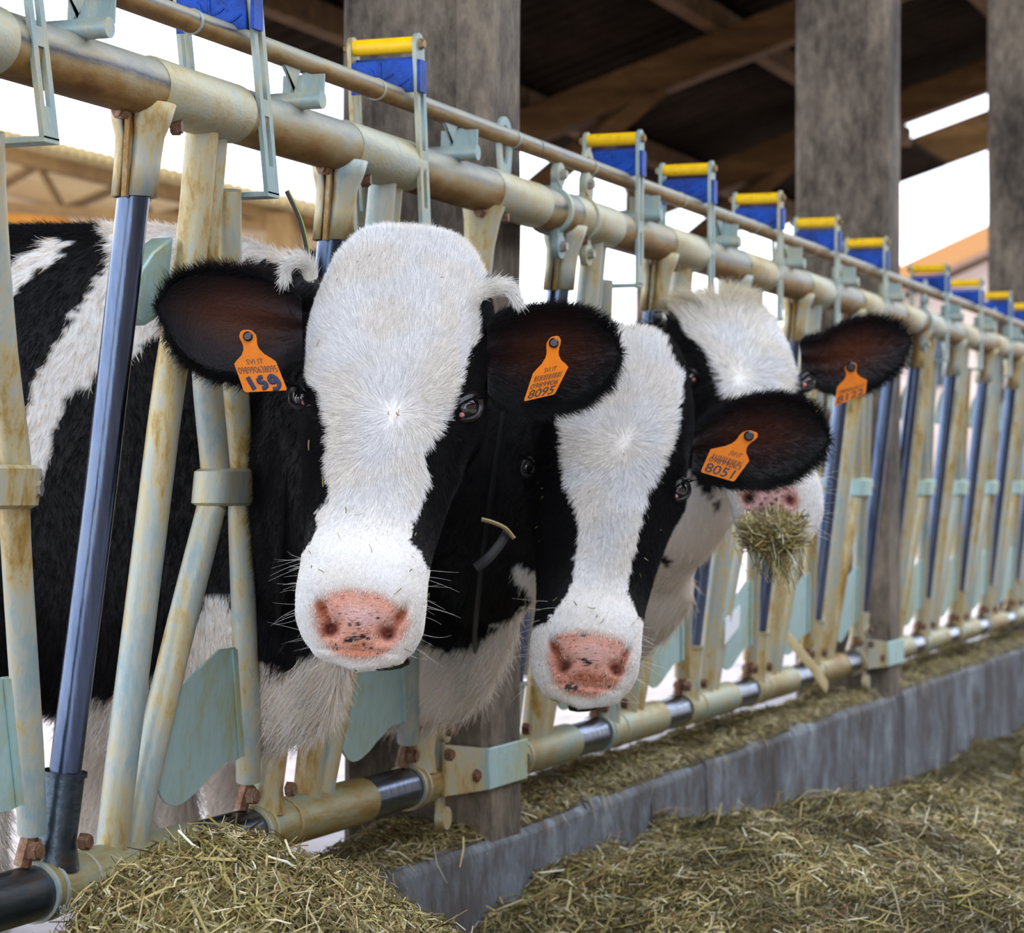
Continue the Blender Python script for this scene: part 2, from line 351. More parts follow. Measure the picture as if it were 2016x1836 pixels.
pts, off = pix_prism([(1600, 603), (2140, 352), (2140, 400), (1600, 650)], 33.8, 7); MB().prism(pts, off).build('roof', mat('clay roof', (.42, .20, .07), rough=.9), b, smooth=False)
pts, off = pix_prism([(1600, 660), (2140, 412), (2140, 424), (1600, 672)], 33.9, .3); MB().prism(pts, off).build('fascia', M['wood'], b, smooth=False)
for x in (1838, 1990):
    pts, off = pix_prism([(x - 22, 640), (x + 22, 640), (x + 22, 760), (x - 22, 760)], 34.35, .1); MB().prism(pts, off).build('window', M['dark'], b, smooth=False)

# ------------------------------------------------------------------ headlock fence
ZT, ZB, XT, XB = 1.3565, .445, .03, -.07
def LX(z): return XB + (z - ZB) / (ZT - ZB) * (XT - XB)
def lp(Y, z, dx=0): return V(LX(z) + dx, Y, z)
A = [2.023, 2.562, 3.102, 3.634, 4.01, 4.54, 5.067, 5.592, 6.117, 6.631, 6.945, 7.47, 8.0, 8.525, 9.056, 9.569]
def arc_poly(): 
    return [(.310, .697), (.353, .697), (.357, .65), (.385, .60), (.405, .552), (.380, .548), (.355, .549), (.330, .539), (.306, .53), (.283, .519), (.259, .511), (.243, .508), (.227, .508), (.208, .513), (.192, .523), (.180, .535), (.174, .547), (.169, .571), (.172, .592), (.183, .612), (.200, .636), (.22, .655), (.242, .668), (.262, .676)]
def slot_loop(c, hw, hh, n=16, sq=False):        # stadium loop in (a,b)
    out = []
    for k in range(n):
        t = 2 * math.pi * (k + .5) / n; ca, sa = math.cos(t), math.sin(t)
        if sq: out.append((c[0] + math.copysign(hw, ca) * min(1, abs(ca) * 2.2), c[1] + math.copysign(hh, sa) - (0 if abs(ca) > .5 else 0)))
        else: out.append((c[0] + hw * ca, c[1] + math.copysign(max(hh - hw, 0), sa) + hw * sa))
    return out
def make_latch(panel, Y, rot=0, low=1.262):
    """steel U frame straddling both rails: two slotted side bars, yellow roller, blue plate"""
    L = bpy.data.objects.new('latch', None); COL.objects.link(L); L.location = (0, Y, 1.4); adopt(L, panel)
    top = 1.535; w = .0155
    def side(x, name, m):
        mb = MB(); cz = (top + low) / 2
        def Q(a, z): return V(x, Y + a + (z - 1.4) * math.tan(rot), z)
        # strips between the slots so that the slots are real openings
        zs = [(1.355, 1.295), (1.485, 1.375)]
        segs = [(low, zs[0][1]), (zs[0][0], zs[1][1]), (zs[1][0], top - .012)]
        for a_, b_ in segs: mb.prism([Q(-w, a_), Q(w, a_), Q(w, b_), Q(-w, b_)], (.006, 0, 0))
        for a_, b_ in zs: 
            for s_ in (-1, 1): mb.prism([Q(s_ * w, b_), Q(s_ * w * .38, b_), Q(s_ * w * .38, a_), Q(s_ * w, a_)][::s_], (.006, 0, 0))
        mb.prism([Q(w * math.cos(t), top - .012 + w * math.sin(t)) for t in np.linspace(0, math.pi, 9)], (.006, 0, 0))
        o = mb.build(name, m, L); o.matrix_parent_inverse = Matrix.Translation(-Vector((0, Y, 1.4))); return o
    side(.060, 'side_bar', M['flat']); side(-.040, 'side_bar', M['flat'])
    def fix(o): o.matrix_parent_inverse = Matrix.Translation(-Vector((0, Y, 1.4))); return o
    dt = math.tan(rot); yt = Y + .12 * dt
    fix(MB().tube([(-.034, yt, 1.523), (.060, yt, 1.523)], .0115, 14).build('yellow_roller', M['yellow'], L))['label'] = 'yellow plastic roller'
    mb = MB().box((-.034, yt - .013, 1.455), (.060, yt - .009, 1.500))
    mb.box((.066, yt - .012, 1.455), (.071, yt + .012, 1.50)).box((-.034, yt + .004, 1.503), (.060, yt + .008, 1.507))
    for (cx_, r_) in ((.015, .022), (.030, .034)):    # raised arcs moulded on the plate
        a_ = [V(cx_ + r_ * math.cos(t), yt - .0135, 1.497 + r_ * math.sin(t)) for t in np.linspace(math.pi * 1.08, math.pi * 1.75, 9)]
        mb.tube(a_, .0016, 5)
    mb.tube([(.010, yt - .0135, 1.498), (.012, yt - .0135, 1.457)], .0018, 5)
    o = fix(mb.build('blue_plate', M['blue'], L, bev=0)); o['label'] = 'blue moulded plastic plate'
    bolts(L, M['brown'], [((.066, yt, 1.523), (1, 0, 0), .008, .004), ((-.041, yt, 1.523), (-1, 0, 0), .007, .006)], 'pin', fix)
    yb = Y + (low - 1.4) * dt                       # bottom: bent-in toe and cross strap
    mb = MB().prism([(-.040, yb - w, low - .004), (.066, yb - w, low - .004), (.066, yb + w, low - .004), (-.040, yb + w, low - .004)], (0, 0, .006))
    fix(mb.build('cross_strap', M['flat'], L))
    return L
def make_unit(panel, y, latch_y, rot=0, low=1.262, near=False, only=None, worn=True):
    def P(dy, z, dx=0): return lp(y + dy, z, dx)
    if only != 'right':
        # slanted neck-worn pipe with clamp sockets
        a = MB().tube([P(.0, 1.27), P(-.012, .9), P(-.033, .53)], .0185, 20).build('worn_pipe', M['chrome'], panel); a['label'] = 'bright worn slanted pipe'
        t = MB(); n = 10
        for s_ in (-1, 1):                            # two cupped halves
            pts = []
            for z, r_, d in ((1.338, .034, 0), (1.318, .030, 0), (1.30, .024, 0), (1.27, .0225, 0), (1.232, .0225, 0)):
                pts.append([P(.0, z) + V(r_ * math.sin(t_) * s_, r_ * math.cos(t_), 0) for t_ in np.linspace(.25, math.pi - .25, n)])
            vs = [q for r_ in pts for q in r_]; fs = [(i * n + k, i * n + k + 1, (i + 1) * n + k + 1, (i + 1) * n + k)[::s_] for i in range(4) for k in range(n - 1)]
            t.add(vs, fs)
        o = t.build('upper_socket', M['tube' if near else 'tube'], panel); md = o.modifiers.new('s', 'SOLIDIFY'); md.thickness = .004; md.offset = 1
        t = MB()
        t.prism([P(-.040, 1.338), P(-.026, 1.338), P(-.022, 1.23), P(-.030, 1.23)], (.006, 0, 0)); t.prism([P(.040, 1.338), P(.026, 1.338), P(.022, 1.23), P(.030, 1.23)], (.006, 0, 0))
        t.build('bracket_lug', M['brown'], panel)
        bolts(panel, M['bolt'], [(P(-.046, 1.322, .004), (-.2, -1, 0), .009, .012), (P(.050, 1.318, .012), (.9, .2, 0), .010, .010)])
        t = MB().tube([P(-.031, .575), P(-.036, .50), P(-.036, .468)], [.0235, .0235, .030], 16)
        t.tube([P(-.031, .578), P(-.031, .573)], .026, 16)
        t.build('lower_socket', M['dark'] if near else M['tube'], panel)
        bolts(panel, M['bolt'], [(P(-.028, .498, .028), (1, 0, 0), .0105, .009), (P(-.075, .497, .0), (-.4, -1, 0), .011, .016)])
        # fixed tube and bent tube
        MB().tube(spline([P(.147, 1.335), P(.148, 1.18), P(.127, 1.034), P(.114, .816), P(.100, .575), P(.097, .465)], 3), .0195, 20).build('fixed_tube', M['tube'], panel)
        MB().tube(spline([P(.188, 1.335, -.005), P(.196, 1.185, -.005), P(.222, 1.05, -.003), P(.266, .925), P(.269, .892), P(.260, .858), P(.203, .689), P(.160, .537), P(.143, .465)], 4), [.0165] * 5 + [.0185] * 28, 18).build('bent_tube', M['tube'], panel)
        # stub pipe lying across on the top rail
        p = P(.365, 1.392); MB().tube([p + V(-.040, 0, 0), p + V(.050, 0, 0)], .0115, 14).box((p.x - .02, p.y - .004, 1.37), (p.x + .02, p.y + .004, 1.388)).build('stub_pipe', M['flat'], panel)
        for dy in (-.03, .035):
            p = P(.40 + dy, 1.43, .0); t = MB(); t.prism([(p.x - .002, p.y - .03, 1.438), (p.x - .002, p.y + .022, 1.438), (p.x - .002, p.y + (.0 if dy < 0 else -.02), 1.405), (p.x - .002, p.y + (.012 if dy < 0 else -.03), 1.405)], (.005, 0, 0)); t.build('lock_tab', M['flat'], panel)
        t = MB(); t.prism([(p.x - .028, p.y - .032, 1.432), (p.x + .03, p.y - .032, 1.432), (p.x + .03, p.y - .034, 1.404), (p.x - .028, p.y - .034, 1.404)], (0, .004, 0)).build('lock_tab', M['flat'], panel)
    # moving bar with paddle and collar
    d = bpy.data.objects.new('swing_bar', None); COL.objects.link(d); d.location = P(.346, .9); adopt(d, panel)
    inv = Matrix.Translation(-P(.346, .9))
    def fx(o): o.matrix_parent_inverse = inv; return o
    fx(MB().tube(spline([P(.228, 1.265), P(.250, 1.176), P(.294, 1.041), P(.340, .93), P(.349, .87), P(.375, .776), P(.425, .608), P(.448, .515)], 3), .0165, 18).build('bar_tube', M['tube'], d))
    t = MB().prism([P(a_, z_, .006) for a_, z_ in arc_poly()], (.0035, 0, 0)); fx(t.build('paddle_plate', M['plate'], d, smooth=False))
    t = MB()
    for z0, z1 in ((.695, .552),): t.prism([P(.340, z0, .010), P(.352, z0, .010), P(.404, z1, .010), (P(.392, z1, .010))], (.003, 0, 0))
    fx(t.build('plate_fold', M['plate'], d, smooth=False))
    if only != 'right':
        t = MB().prism([P(a_, z_, -.045) for a_, z_ in ((.13, 1.200), (.085, 1.178), (.062, 1.155), (.050, 1.121), (.055, 1.097), (.082, 1.091), (.105, 1.10), (.13, 1.127))], (.03, .0, 0))
        fx(t.build('upper_paddle', M['plate'], d, bev=.003))
    t = MB(); n = 24; ring = []
    for k in range(n):
        q = 2 * math.pi * k / n; c_, s_ = math.cos(q), math.sin(q)
        ring.append((.306 + math.copysign(.040, c_) * (1 if abs(c_) > .3 else abs(c_) / .3) + .024 * c_, .026 * s_))
    def ringpts(z, e): return [V(LX(z) + b_ * (1 + e), y + .300 + (a_ - .300) * (1 + e * .4), z) for a_, b_ in ring]
    zs = [(.878, -.25), (.882, 0), (.921, 0), (.925, -.25)]
    vs = [p for z, e in zs for p in ringpts(z, e)]; fs = [(i * n + k, i * n + (k + 1) % n, (i + 1) * n + (k + 1) % n, (i + 1) * n + k) for i in range(3) for k in range(n)] + [tuple(range(n))[::-1], tuple(range(3 * n, 4 * n))]
    fx(t.add(vs, fs).build('collar', M['plate'] if not near else M['tube'], d))
    fx(MB().bolt(P(.352, .900, .012), (1, .25, 0), .0105, .012).build('collar_bolt', M['boltb'], d))
    fx(MB().tube([P(.445, .515), P(.440, .478, -.004)], .010, 8).bolt(P(.430, .497, .012), (1, 0, 0), .011, .01).build('foot_pin', M['bolt'], d))
    make_latch(panel, latch_y, rot, low)

def rail(panel, ya, yb, units, name_suffix=''):
    """top rail, locking rail and bottom rail with their sleeves"""
    t = MB(); t.tube([V(XT, ya, ZT), V(XT, yb, ZT)], .0345, 28); t.build('top_rail', M['rail'], panel)
    t = MB().tube([V(.036, ya - .0, 1.449), V(.036, yb, 1.449)], .0142, 18); t.build('locking_rail', M['rail'], panel)
    for y in units:
        # welded sleeve over the rail between clamp and tubes
        t = MB().tube([V(XT, y - .002, ZT), V(XT, y + .004, ZT), V(XT, y + .10, ZT), V(XT, y + .215, ZT), V(XT, y + .218, ZT)], [.0355, .0375, .0365, .0365, .0350], 28); t.build('sleeve', M['sleeve'], panel)
        t = MB(); 
        MB().tube([V(.036, y + .10, 1.449), V(.036, y + .105, 1.449)], .0155, 18).build('joint_ring', M['flat'], panel)
def bottom(panel, ya, yb, units):
    cur = ya; pcs = []
    for y in units:
        if y - .075 > cur: pcs.append((cur, y - .075, .0315, 'dark' if cur < 2.3 else 'chrome'))
        e = min(y + .285, yb); pcs.append((y - .075, e, .034, 'tube')); cur = e
    if cur < yb: pcs.append((cur, yb, .0315, 'chrome'))
    for a_, b_, r_, m_ in pcs:
        MB().tube([V(XB, a_, ZB), V(XB, b_, ZB)], r_, 28).build('bottom_rail' if m_ == 'tube' else 'worn_rail', M['railb' if m_ == 'tube' else m_], panel)
    for y in units:
        for dy in (-.075, -.055, .02): MB().tube([V(XB, y + dy - .003, ZB), V(XB, y + dy + .003, ZB)], .0355, 28).build('clamp_ring', M['tube'], panel)
M['railb'] = steel('dusty lower rail', [(.30, RUS), (.45, (.30, .22, .09)), (.58, (.36, .34, .22)), (.75, BLU)], 6, (1, .25, 1))
def strap(panel, ya, yb, z=.455):
    """steel band round a pillar that carries the bottom rail"""
    x = .0; t = MB()
    t.prism([(x - .004, ya - .012, z - .03), (x - .004, yb + .006, z - .03), (x - .004, yb + .006, z + .036), (x - .004, ya - .012, z + .036)][::-1], (.005, 0, 0))
    t.prism([(x, ya - .012, z - .03), (x - .10, ya - .016, z - .03), (x - .10, ya - .016, z + .036), (x, ya - .012, z + .036)], (0, .005, 0))
    t.build('pillar_strap', M['plate'], panel, bev=.002)
    t = MB().prism([(-.04, ya - .11, z - .03), (-.01, ya - .012, z - .03), (-.01, ya - .012, z + .036), (-.04, ya - .11, z + .05)], (.005, 0, 0))
    for zz in (z + .07, z - .065): t.tube([(-.05, ya - .10, zz), (-.035, ya - .10, zz)], .018, 14)
    t.box((-.05, ya - .115, z - .07), (-.045, ya - .085, z + .075))
    t.build('strap_lug', M['tube'], panel)
    bolts(panel, M['bolt'], [((-.035, ya - .10, z + .072), (1, 0, 0), .011, .008), ((-.030, ya - .115, z + .035), (1, -.2, 0), .010, .008), ((-.02, ya - .035, z - .005), (1, -.2, 0), .011, .01)])
    t = MB().bolt((-.02, yb + .03, z + .0), (1, 0, 0), .011, .01).box((-.05, yb + .004, z - .028), (-.025, yb + .05, z + .02)); t.build('end_bracket', M['dark'], panel)
def hoop(panel, y, w=.030):
    """flat hanger hoop that carries the locking rail over the top rail"""
    t = MB(); cz = 1.449; hx = .052
    outer = []; inner = []; n = 22
    for k in range(n):
        q = k / n * 2 * math.pi
        a_, b_ = math.cos(q), math.sin(q)
        outer.append(V(XT + .004, y + w * a_, (cz + w * b_) if b_ > 0 else cz + b_ * .085)); inner.append(V(XT + .004, y + w * .55 * a_, (cz + w * .55 * b_) if b_ > 0 else cz + b_ * .045))
    t.slab_hole(outer, inner, (.005, 0, 0)); t.build('hanger_hoop', M['flat'], panel)
def clamp(panel, y):
    t = MB().tube([(XT, y - .006, ZT), (XT, y + .006, ZT)], .041, 24); t.tube([(XT + .008, y, ZT + .058), (XT + .02, y, ZT + .058)], .020, 14).tube([(XT + .008, y, ZT - .060), (XT + .02, y, ZT - .060)], .020, 14)
    t.box((XT + .006, y - .014, ZT + .03), (XT + .018, y + .014, ZT + .06)).box((XT + .006, y - .014, ZT - .06), (XT + .018, y + .014, ZT - .03)).build('pipe_clamp', M['flat'], panel)
    bolts(panel, M['boltb'], [((XT + .02, y, ZT + .058), (1, 0, 0), .009, .007), ((XT + .02, y, ZT - .060), (1, 0, 0), .009, .007)])

def end_pipe(panel, y):
    def P(dy, z, dx=0): return lp(y + dy, z, dx)
    MB().tube([P(0, 1.27), P(-.012, .9), P(-.033, .53)], .0185, 20).build('worn_pipe', M['chrome'], panel)
    MB().tube([P(0, 1.335), P(0, 1.31), P(0, 1.27), P(0, 1.23)], [.034, .028, .0235, .0235], 18).build('upper_socket', M['tube'], panel)
    bolts(panel, M['bolt'], [(P(-.030, 1.32, .01), (0, -1, 0), .009, .012), (P(.03, 1.318, .02), (.9, .2, 0), .009, .008)])
    MB().tube([P(-.031, .575), P(-.036, .50), P(-.036, .468)], [.0235, .0235, .030], 16).build('lower_socket', M['tube'], panel)
lat_off = {0: .20, 1: .188, 2: .200, 4: .300, 5: .228, 6: .232, 7: .236, 8: .236, 10: .22, 11: .236, 12: .236, 13: .236, 14: .236}
def panel(label, idx, ya, yb, endpipe, near=()):
    p = empty('headlock_panel', (0, (ya + yb) / 2, .4)); tag(p, label, 'fence', 'self-locking feed fence panels')
    us = [A[i] for i in idx]
    rail(p, ya, yb, us + ([A[endpipe]] if endpipe else [])); 
    for i in idx:
        rot = -.20 if i == 1 else (-.10 if i == 2 else (-.22 if i == 0 else .02))
        make_unit(p, A[i], A[i] + lat_off[i] + (.045 if i < 2 else 0), rot, 1.262, near=i in near)
    if endpipe: end_pipe(p, A[endpipe])
    return p
p1 = panel('nearest feed fence panel, left part of the photo, around the cow with tag 159', [0, 1, 2], 1.2, 3.84, 3, near=(0, 1))
bottom(p1, 1.2, 3.70, [2.562 + .0, 3.102, 3.634])
strap(p1, 3.742, 3.897)
hoop(p1, 3.70)
p2 = panel('middle feed fence panel between the first two concrete pillars', [4, 5, 6, 7, 8], 3.845, 6.78, 9)
bottom(p2, 3.91, 6.68, [A[i] for i in (4, 5, 6, 7, 8, 9)])
clamp(p2, 3.93); hoop(p2, 4.10); clamp(p2, 4.07); strap(p2, 6.70, 6.872); hoop(p2, 5.36, .026)
p3 = panel('far feed fence panel right of the pillar with rust spots', [10, 11, 12, 13, 14], 6.785, 9.70, 15)
bottom(p3, 6.88, 9.65, [A[i] for i in (10, 11, 12, 13, 14, 15)])
clamp(p3, 6.93); hoop(p3, 6.99, .03); hoop(p3, 7.35, .026); hoop(p3, 8.1, .026)
# paper label on a paddle of the middle panel
q = [on_plane(x, y, -.035) for x, y in ((1428, 1218), (1456, 1190), (1454, 1232), (1426, 1268))]
MB().prism(q, (.002, 0, 0)).build('paper_label', M['paper'], p2, smooth=False)['label'] = 'white paper label'
# embossed mark on the near clamp
def text_mesh(txt, extrude=0.0, font_off=0.0):
    c = bpy.data.curves.new('t', 'FONT'); c.body = txt; c.size = 1; c.resolution_u = 3; c.align_x = 'CENTER'; c.align_y = 'CENTER'; c.offset = font_off
    o = bpy.data.objects.new('t', c); COL.objects.link(o); dg = bpy.context.evaluated_depsgraph_get()
    me = bpy.data.meshes.new_from_object(o.evaluated_get(dg)); vs = [v.co.copy() for v in me.vertices]; fs = [tuple(p.vertices) for p in me.polygons]
    bpy.data.objects.remove(o); bpy.data.meshes.remove(me); return vs, fs
vs, fs = text_mesh('88409')
def on_rail(v):
    ang = .15 + v.y * .55; yy = 2.505 + v.x * .0155
    return V(XB + math.cos(ang) * .0348, yy, ZB + math.sin(ang - .75) * .0348)
MB().add([on_rail(v) for v in vs], fs).build('embossed_mark', M['flat'], p1, smooth=False)
st = MB(); pa, pb = on_plane(1552, 1255, .02), on_plane(1628, 1352, .05)
st.tube([pa, (pa + pb) / 2 + V(0, 0, .004), pb], .016, 4, r2=.2, up=(1, 0, 0)); tag(st.build('dry_stalk', M['lath']), 'broad pale dry stalk leaning over the lower rail, right of the third cow', 'stalk')
# ------------------------------------------------------------------ cows
BLK = np.array([.003, .0025, .0036]); WHT = np.array([.80, .79, .78]); CRM = np.array([.66, .46, .30]); PNK = np.array([.84, .40, .30]); RED = np.array([.30, .075, .03]); BRN = np.array([.085, .022, .008])
sm = lambda x: np.clip(x, 0, 1) ** 2 * (3 - 2 * np.clip(x, 0, 1))
def interp(t, tab):
    tab = np.array(tab); n = len(tab); x = tab[:, 0]; y = tab[:, 1]
    m = np.gradient(y, x); t = np.clip(t, x[0], x[-1]); i = np.clip(np.searchsorted(x, t) - 1, 0, n - 2)
    h = x[i + 1] - x[i]; s = (t - x[i]) / h
    return (2 * s**3 - 3 * s**2 + 1) * y[i] + (s**3 - 2 * s**2 + s) * h * m[i] + (-2 * s**3 + 3 * s**2) * y[i + 1] + (s**3 - s**2) * h * m[i + 1]
HA = [(-.035, .004), (-.02, .045), (.0, .060), (.05, .082), (.12, .099), (.22, .110), (.32, .107), (.42, .104), (.5, .097), (.6, .0875), (.7, .0795), (.78, .0745), (.84, .0735), (.90, .0745), (.95, .071), (.985, .059), (1.01, .040), (1.025, .004)]
HT = [(-.035, -.075), (-.02, -.050), (.0, -.030), (.05, -.010), (.12, .002), (.22, .008), (.32, .010), (.42, .006), (.5, .000), (.6, -.004), (.7, -.005), (.78, -.002), (.84, .000), (.88, -.006), (.92, -.022), (.96, -.048), (1.0, -.078), (1.025, -.100)]
HB = [(-.035, -.085), (-.02, -.12), (.0, -.15), (.05, -.18), (.15, -.22), (.3, -.255), (.42, -.245), (.5, -.225), (.6, -.19), (.7, -.165), (.8, -.148), (.88, -.142), (.95, -.138), (1.0, -.130), (1.025, -.115)]
def frame_from(pitch, yaw, roll, cam_w=None):
    """head axes in world: u down the face, v to the photo's right, w out of the forehead"""
    cr, cu, cf = np.array([CS, SN, 0]), np.array([0, 0, 1.]), np.array([-SN, CS, 0])
    u = np.array([0, -math.cos(pitch), math.sin(pitch)]); w = np.array([0, math.sin(pitch), math.cos(pitch)]); v = np.array([1., 0, 0])
    def ry(p): c, s = math.cos(yaw), math.sin(yaw); return np.array([c * p[0] + s * p[2], p[1], -s * p[0] + c * p[2]])
    def rz_(p): c, s = math.cos(roll), math.sin(roll); return np.array([c * p[0] + s * p[1], -s * p[0] + c * p[1], p[2]])
    f = lambda p: (lambda q: q[0] * cr + q[1] * cu - q[2] * cf)(rz_(ry(p)))
    return f(u), f(v), f(w)
def head_mesh(L, wid, u, v, w, O, jaw=.34, nr=230, ns=150, low=1.0):
    t = np.concatenate([np.linspace(-.035, .8, int(nr * .58)), np.linspace(.8, 1.025, nr - int(nr * .58) + 1)[1:]])
    ph = np.linspace(0, 2 * math.pi, ns, endpoint=False)
    T, PH = np.meshgrid(t, ph, indexing='ij')
    a = interp(T, HA) * wid; top = interp(T, HT) * wid; bot = interp(T, HB) * wid * low
    c, s = np.cos(PH), np.sin(PH); e = 2 / 2.45
    x = np.sign(c) * np.abs(c) ** e; y = np.sign(s) * np.abs(s) ** e
    mid = top * .62 + bot * .38; hh = np.where(y > 0, top - mid, mid - bot)
    ww = mid + y * hh
    j = jaw * (1 - .55 * sm((T - .7) / .25))
    vv = a * x * (1 - j * sm(-y))
    # cheek hollow between eye and muzzle, brow and cheek ridges
    side = np.abs(x)
    vv *= 1 - .07 * np.exp(-((T - .63) / .10) ** 2) * sm(1 - np.abs(y + .25) / .6)
    vv += np.sign(x) * side * .006 * wid * np.exp(-((T - .44) / .05) ** 2) * np.exp(-((y - .1) / .5) ** 2)
    ww += .006 * wid * np.exp(-((np.abs(vv) - .035) / .018) ** 2) * sm(y) * np.exp(-((T - .62) / .14) ** 2)      # nasal bones
    ww -= .007 * wid * np.exp(-(vv / .03) ** 2) * sm(y) * np.exp(-((T - .30) / .10) ** 2)                           # shallow forehead dish
    ww += .006 * wid * np.exp(-((np.abs(vv) - .075) / .022) ** 2) * sm(y) * np.exp(-((T - .36) / .06) ** 2)
    uu = T * L
    P = O + uu[..., None] * u + vv[..., None] * v + ww[..., None] * w
    V_ = P.reshape(-1, 3); n = len(t); i = np.arange(n - 1)[:, None]; k = np.arange(ns)[None]; k2 = (k + 1) % ns
    Fc = np.stack([i * ns + k, i * ns + k2, (i + 1) * ns + k2, (i + 1) * ns + k], -1).reshape(-1, 4)
    return V_, Fc, uu.ravel() / L, vv.ravel(), ww.ravel()
def vnormals(Vt, Fc):
    a, b, c, d = (Vt[Fc[:, k]] for k in range(4)); n = np.cross(c - a, d - b); N = np.zeros_like(Vt)
    for k in range(4): np.add.at(N, Fc[:, k], n)
    return N / (np.linalg.norm(N, axis=1, keepdims=True) + 1e-12)
def loft(path, n=36):
    """closed tube with elliptical sections: (centre, side half width, vertical half height[, egg])"""
    P = [np.array(p[0], float) for p in path]; vs = []; m = len(P)
    for i, p in enumerate(P):
        T = P[min(i + 1, m - 1)] - P[max(i - 1, 0)]; T /= np.linalg.norm(T)
        up = np.array([0, 0, 1.]) if abs(T[2]) < .9 else np.array([1., 0, 0])
        sd_ = np.cross(T, up); sd_ /= np.linalg.norm(sd_); vt = np.cross(sd_, T)
        for k in range(n):
            q = 2 * math.pi * k / n; egg = 1 + (path[i][3] if len(path[i]) > 3 else 0) * math.sin(q)
            vs.append(p + sd_ * math.cos(q) * path[i][1] * egg + vt * math.sin(q) * path[i][2])
    fs = [(i * n + k, i * n + (k + 1) % n, (i + 1) * n + (k + 1) % n, (i + 1) * n + k) for i in range(m - 1) for k in range(n)]
    fs += [tuple(range(n))[::-1], tuple(range((m - 1) * n, m * n))]
    return vs, fs
def smooth_path(path, k=5):
    a = [tuple(p[0]) + tuple(p[1:3]) + ((p[3],) if len(p) > 3 else (0,)) for p in path]
    A_ = np.array(a); t = np.arange(len(A_)); tt = np.linspace(0, len(A_) - 1, (len(A_) - 1) * k + 1)
    B = np.stack([interp(tt, np.stack([t, A_[:, c]], 1)) for c in range(A_.shape[1])], 1)
    return [(b[:3], b[3], b[4], b[5]) for b in B]
def remeshed(parts, voxel, smooth_n=8):
    mb = MB()
    for vs, fs in parts: mb.add(vs, fs)
    me = bpy.data.meshes.new('tmp'); me.from_pydata(mb.v, [], mb.f); o = bpy.data.objects.new('tmp', me); COL.objects.link(o)
    md = o.modifiers.new('r', 'REMESH'); md.mode = 'VOXEL'; md.voxel_size = voxel; md.adaptivity = 0
    md = o.modifiers.new('s', 'SMOOTH'); md.factor = .5; md.iterations = smooth_n
    dg = bpy.context.evaluated_depsgraph_get(); m2 = bpy.data.meshes.new_from_object(o.evaluated_get(dg))
    nv = len(m2.vertices); vs = np.empty(nv * 3); m2.vertices.foreach_get('co', vs); fs = np.empty(len(m2.loops), int); m2.loops.foreach_get('vertex_index', fs)
    tot = np.empty(len(m2.polygons), int); m2.polygons.foreach_get('loop_total', tot)
    if (tot != 4).any():
        q = np.array([list(p.vertices) + [p.vertices[-1]] * (4 - p.loop_total) for p in m2.polygons])
    else: q = fs.reshape(-1, 4)
    bpy.data.objects.remove(o); bpy.data.meshes.remove(me); bpy.data.meshes.remove(m2)
    return vs.reshape(-1, 3), q
def ear_mesh(up, lo, Zb, Zt, cup, thick=.007, n=46, m=30, curl=.010):
    up = np.array(up, float); lo = np.array(lo, float)
    def res(a, n):
        d = np.r_[0, np.cumsum(np.linalg.norm(np.diff(a, axis=0), axis=1))]; q = np.linspace(0, d[-1], n)
        return np.stack([np.interp(q, d, a[:, 0]), np.interp(q, d, a[:, 1])], 1)
    U, Lw = res(up, n), res(lo, n)
    for _ in range(3): U[1:-1] = (U[:-2] + 2 * U[1:-1] + U[2:]) / 4; Lw[1:-1] = (Lw[:-2] + 2 * Lw[1:-1] + Lw[2:]) / 4
    s = np.linspace(0, 1, n)[:, None]; c = np.linspace(0, 1, m)[None]
    X = U[:, 0][:, None] * (1 - c) + Lw[:, 0][:, None] * c; Y = U[:, 1][:, None] * (1 - c) + Lw[:, 1][:, None] * c
    wdt = np.linalg.norm(U - Lw, axis=1)[:, None] / np.linalg.norm(U - Lw, axis=1).max()
    Z = Zb * (1 - s) + Zt * s + cup * wdt * (1 - (2 * c - 1) ** 2) * (1 - .35 * s) + .010 * np.exp(-((c - .35) / .12) ** 2) * -1 * sm(1 - s * 1.4) + 0 * X
    Z = Z - .006 * np.exp(-((c - .62) / .07) ** 2) * sm(1 - np.abs(s - .3) / .4)
    def w(X, Y, Z):
        a = (X - CX) / F; return np.stack([XC + Z * (-SN + a * CS), Z * (CS + a * SN), ZC - (Y - HY) / F * Z], -1)
    bulge = thick * (1 - np.abs(2 * c - 1) ** 6) * (.5 + .5 * np.minimum(1, 6 * (1 - s)))
    Fr, Bk = w(X, Y, Z), w(X, Y, Z + np.maximum(bulge, .0008) + .010 * np.maximum(0, (1 - s * 3)))
    V_ = np.concatenate([Fr.reshape(-1, 3), Bk.reshape(-1, 3)]); i = np.arange(n - 1)[:, None]; k = np.arange(m - 1)[None]
    q = np.stack([i * m + k, i * m + k + 1, (i + 1) * m + k + 1, (i + 1) * m + k], -1).reshape(-1, 4); N_ = n * m
    e1 = np.arange(n - 1); rim = [np.stack([e1 * m, (e1 + 1) * m, (e1 + 1) * m + N_, e1 * m + N_], 1), np.stack([e1 * m + m - 1, e1 * m + m - 1 + N_, (e1 + 1) * m + m - 1 + N_, (e1 + 1) * m + m - 1], 1)]
    k1 = np.arange(m - 1); tip = np.stack([(n - 1) * m + k1, (n - 1) * m + k1 + N_, (n - 1) * m + k1 + 1 + N_, (n - 1) * m + k1 + 1], 1)
    Fc = np.concatenate([q, q[:, ::-1] + N_, *rim, tip])
    sc = np.concatenate([np.stack(np.broadcast_arrays(s, c), -1).reshape(-1, 2)] * 2); front = np.r_[np.ones(N_, bool), np.zeros(N_, bool)]
    return V_, Fc, sc, front
